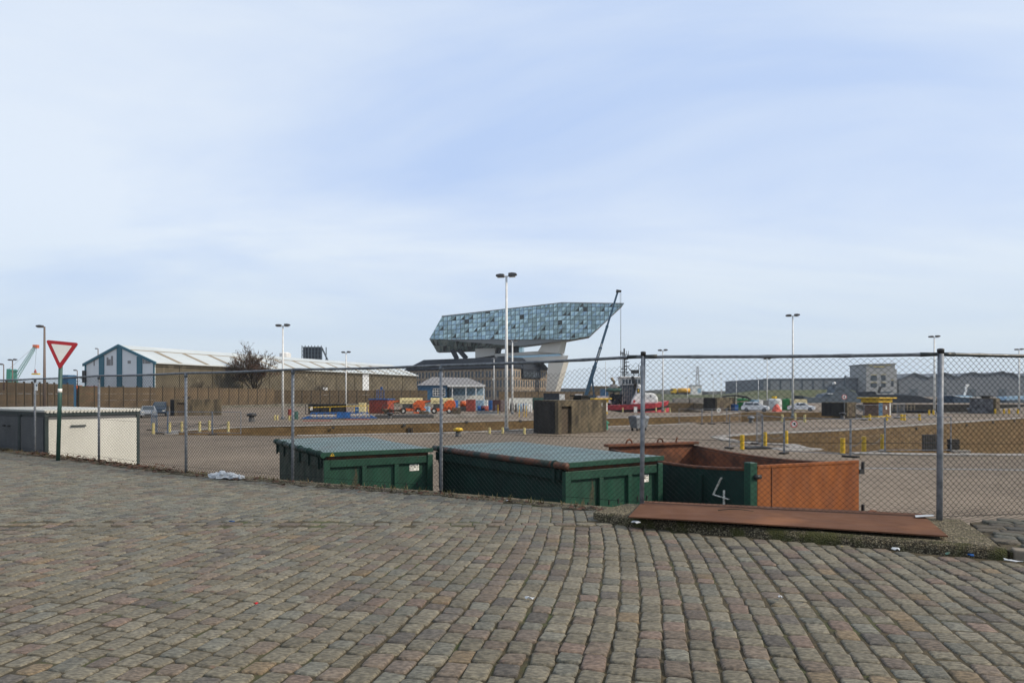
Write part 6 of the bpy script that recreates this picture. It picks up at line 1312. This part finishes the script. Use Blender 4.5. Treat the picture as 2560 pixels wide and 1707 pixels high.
outl(t, [(2172, 914.5), (2181, 914.3), (2181, 913), (2172, 913.2)], d2, -.3, .25, 'gold_band', M_paleyel); outl(t, [(2214, 913.5), (2227, 913.2), (2227, 911.9), (2214, 912.2)], d2, -.3, .25, 'gold_band', M_paleyel)
gs = [[(2248, 949), (2286, 933), (2320, 945), (2320, 992), (2248, 992)], [(2320.5, 945), (2360, 932), (2393, 944), (2393, 992), (2320.5, 992)], [(2393.5, 944), (2408, 936), (2433, 931), (2445, 935), (2466, 936), (2466, 992), (2393.5, 992)], [(2466.5, 936), (2482, 934), (2506, 929), (2516, 933.5), (2530, 933), (2545, 943), (2545, 992), (2466.5, 992)], [(2545.5, 943), (2590, 931), (2640, 944), (2640, 992), (2545.5, 992)]]
for i, pts in enumerate(gs):
    t = thing('gabled_shed', ['grey gabled shed right beside the office tower', 'grey gabled shed behind the double headed lamp post', 'grey shed with stepped gable behind the blue workboat', 'grey shed with stepped gable behind the graffiti bunker', 'grey gabled shed at the far end of the row'][i], 'warehouse', (P(pts[0][0], 985, d).x, d, YZ), 0, 'grey gabled sheds'); outl(t, pts, d, 0, 70, 'wall', M_shed)
    tops = pts[:-2]
    for a, b in zip(tops[:-1], tops[1:]): MB().bar(P(a[0], a[1] - .5, d) - Vector(t.location) - Vector((0, .3, 0)), P(b[0], b[1] - .5, d) - Vector(t.location) - Vector((0, .3, 0)), .5, .6).build('verge', M_navy, t)
    xm = (pts[0][0] + pts[-2][0]) / 2; outl(t, [(xm - 10, 992), (xm + 10, 992), (xm + 10, 972), (xm - 10, 972)], d, -.12, .1, 'shutter_door', M_navy)

# ------------------------------------------------------------------ far bank, road vehicles, woods, pylon
q = MB(); n = 40; vs = []
for i in range(n + 1):
    x = 30 + i * 3.2; w_ = .5 * noise.noise(Vector((x * .05, 0, 0))); zt = 1.4 + w_ + (2.2 * sstep(x, 105, 125))
    vs += [(x, 262 + 6 * noise.noise(Vector((x * .1, 5, 0))), YZ + .004), (x, 300, .1 + w_), (x, 318, zt), (x, 345, zt), (x, 375, YZ + .004)]
q.add(vs, [(i * 5 + j, i * 5 + 5 + j, i * 5 + 6 + j, i * 5 + 1 + j) for i in range(n) for j in range(4)]); tag(q.build('grass_bank', M_grass), kind='structure', label='grassy embankment carrying a road beyond the docks')
t = thing('tanker_truck', 'yellow tanker lorry driving along the distant grassy embankment', 'truck', (P(1700, 985, 330).x, 330, 1.45)); s = 330 / F
MB().tube([(-1.0, 0, 1.9), (3.8 + 1, 0, 1.9)], 1.15, 14).build('tank', mat('tanker_yellow', (.62, .33, .03), rough=.4), t, smooth=True); MB().box(-4.4, -1.8, -1.2, 1.2, .6, 2.9).build('cab', M_yellow, t, bevel=.2); MB().box(-4.2, 5.0, -.8, .8, .45, .75).build('chassis', M_black, t); MB().box(-4.42, -3.6, -1.21, 1.21, 1.8, 2.6).build('window', M_pane, t)
for x in (-3.6, -1.4, 2.4, 3.6): MB().tube([(x, -1.2, .5), (x, 1.2, .5)], .5, 12).build('wheel', M_tyre, t)
t = thing('white_silo', 'white windowless building beyond the grassy bank left of the pylon', 'building', (P(1742, 985, 360).x, 360, YZ)); MB().box(-2.7, 2.7, 0, 6, 0, 7.4).build('body', M_white, t); MB().box(-2.9, 2.9, -.2, 6.2, 7.403, 7.7).build('roof', M_greyroof, t); MB().box(.4, 2.3, -.05, -.004, 3.5, 6).build('panel', M_ltblue, t)
t = thing('power_pylon', 'thin steel lattice power pylon on the horizon', 'pylon', (P(1744, 985, 800).x, 800, YZ)); Hp = (985 - 915) * 800 / F + 2.9; q = MB()
for sx in (-1, 1):
    for sy in (-1, 1): q.bar((sx * 3, sy * 3, 0), (sx * .5, sy * .5, Hp), .35)
for k in range(9):
    z = Hp * k / 10; w0 = 3 - 2.5 * k / 10; w1 = 3 - 2.5 * (k + 1) / 10; q.bar((-w0, -w0, z), (w1, -w1, z + Hp / 10), .25); q.bar((w0, -w0, z), (-w1, -w1, z + Hp / 10), .25)
q.build('tower', M_greyroof, t)
for z, l_ in ((Hp * .95, 5), (Hp * .82, 7.5), (Hp * .7, 6)): MB().bar((-l_, 0, z), (l_, 0, z), .4).build('cross_arm', M_greyroof, t)
r = random.Random(31); q = MB(); n = 260
vs = []
for i in range(n + 1):
    x = -500 + i * 9.0; h = 4.5 + 6.5 * (.5 + .5 * noise.noise(Vector((x * .012, 1, 0)))) + 2.2 * noise.noise(Vector((x * .1, 3, 0))) + r.uniform(-.6, .6); vs += [(x, 880 + r.uniform(-8, 8), YZ), (x, 885, YZ + h * .8), (x, 900, YZ + h), (x, 940, YZ)]
q.add(vs, [(i * 4 + j, i * 4 + 4 + j, i * 4 + 5 + j, i * 4 + 1 + j) for i in range(n) for j in range(3)]); tag(q.build('distant_woods', M_wood), kind='stuff', label='low dark line of distant woods along the horizon')
t = thing('low_shed', 'long low dark shed on the horizon left of the mobile crane', 'building', (P(1395, 985, 480).x, 480, YZ)); MB().box(0, 50, 0, 20, 0, 6.6).build('wall', M_navy, t); MB().box(-.3, 50.3, -.3, 20.3, 6.603, 7).build('roof', M_greyroof, t)
t = thing('low_shed', 'brown grey storehouse behind the tug deck crane, right of the mobile crane boom', 'building', (P(1478, 985, 235).x, 235, YZ)); MB().box(0, 14, 0, 12, 0, 5.4).build('wall', M_whwall, t); MB().box(-.2, 14.2, -.2, 12.2, 5.403, 5.7).build('roof', M_skylight, t)

# ------------------------------------------------------------------ thin air between camera and horizon
hzb = MB().box(-1500, 1500, -60, 1100, -7.6, 52).build('haze', None); hzb.data.materials.clear(); hm = bpy.data.materials.new('haze'); hm.use_nodes = True; hn = hm.node_tree.nodes; hn.remove(hn['Principled BSDF'])
pvn = hn.new('ShaderNodeVolumePrincipled'); pvn.inputs['Color'].default_value = (.9, .95, 1, 1); pvn.inputs['Density'].default_value = 0.00014; pvn.inputs['Anisotropy'].default_value = .2
hm.node_tree.links.new(pvn.outputs[0], hn['Material Output'].inputs['Volume']); hzb.data.materials.append(hm); tag(hzb, kind='stuff', label='thin pale haze over the docks')
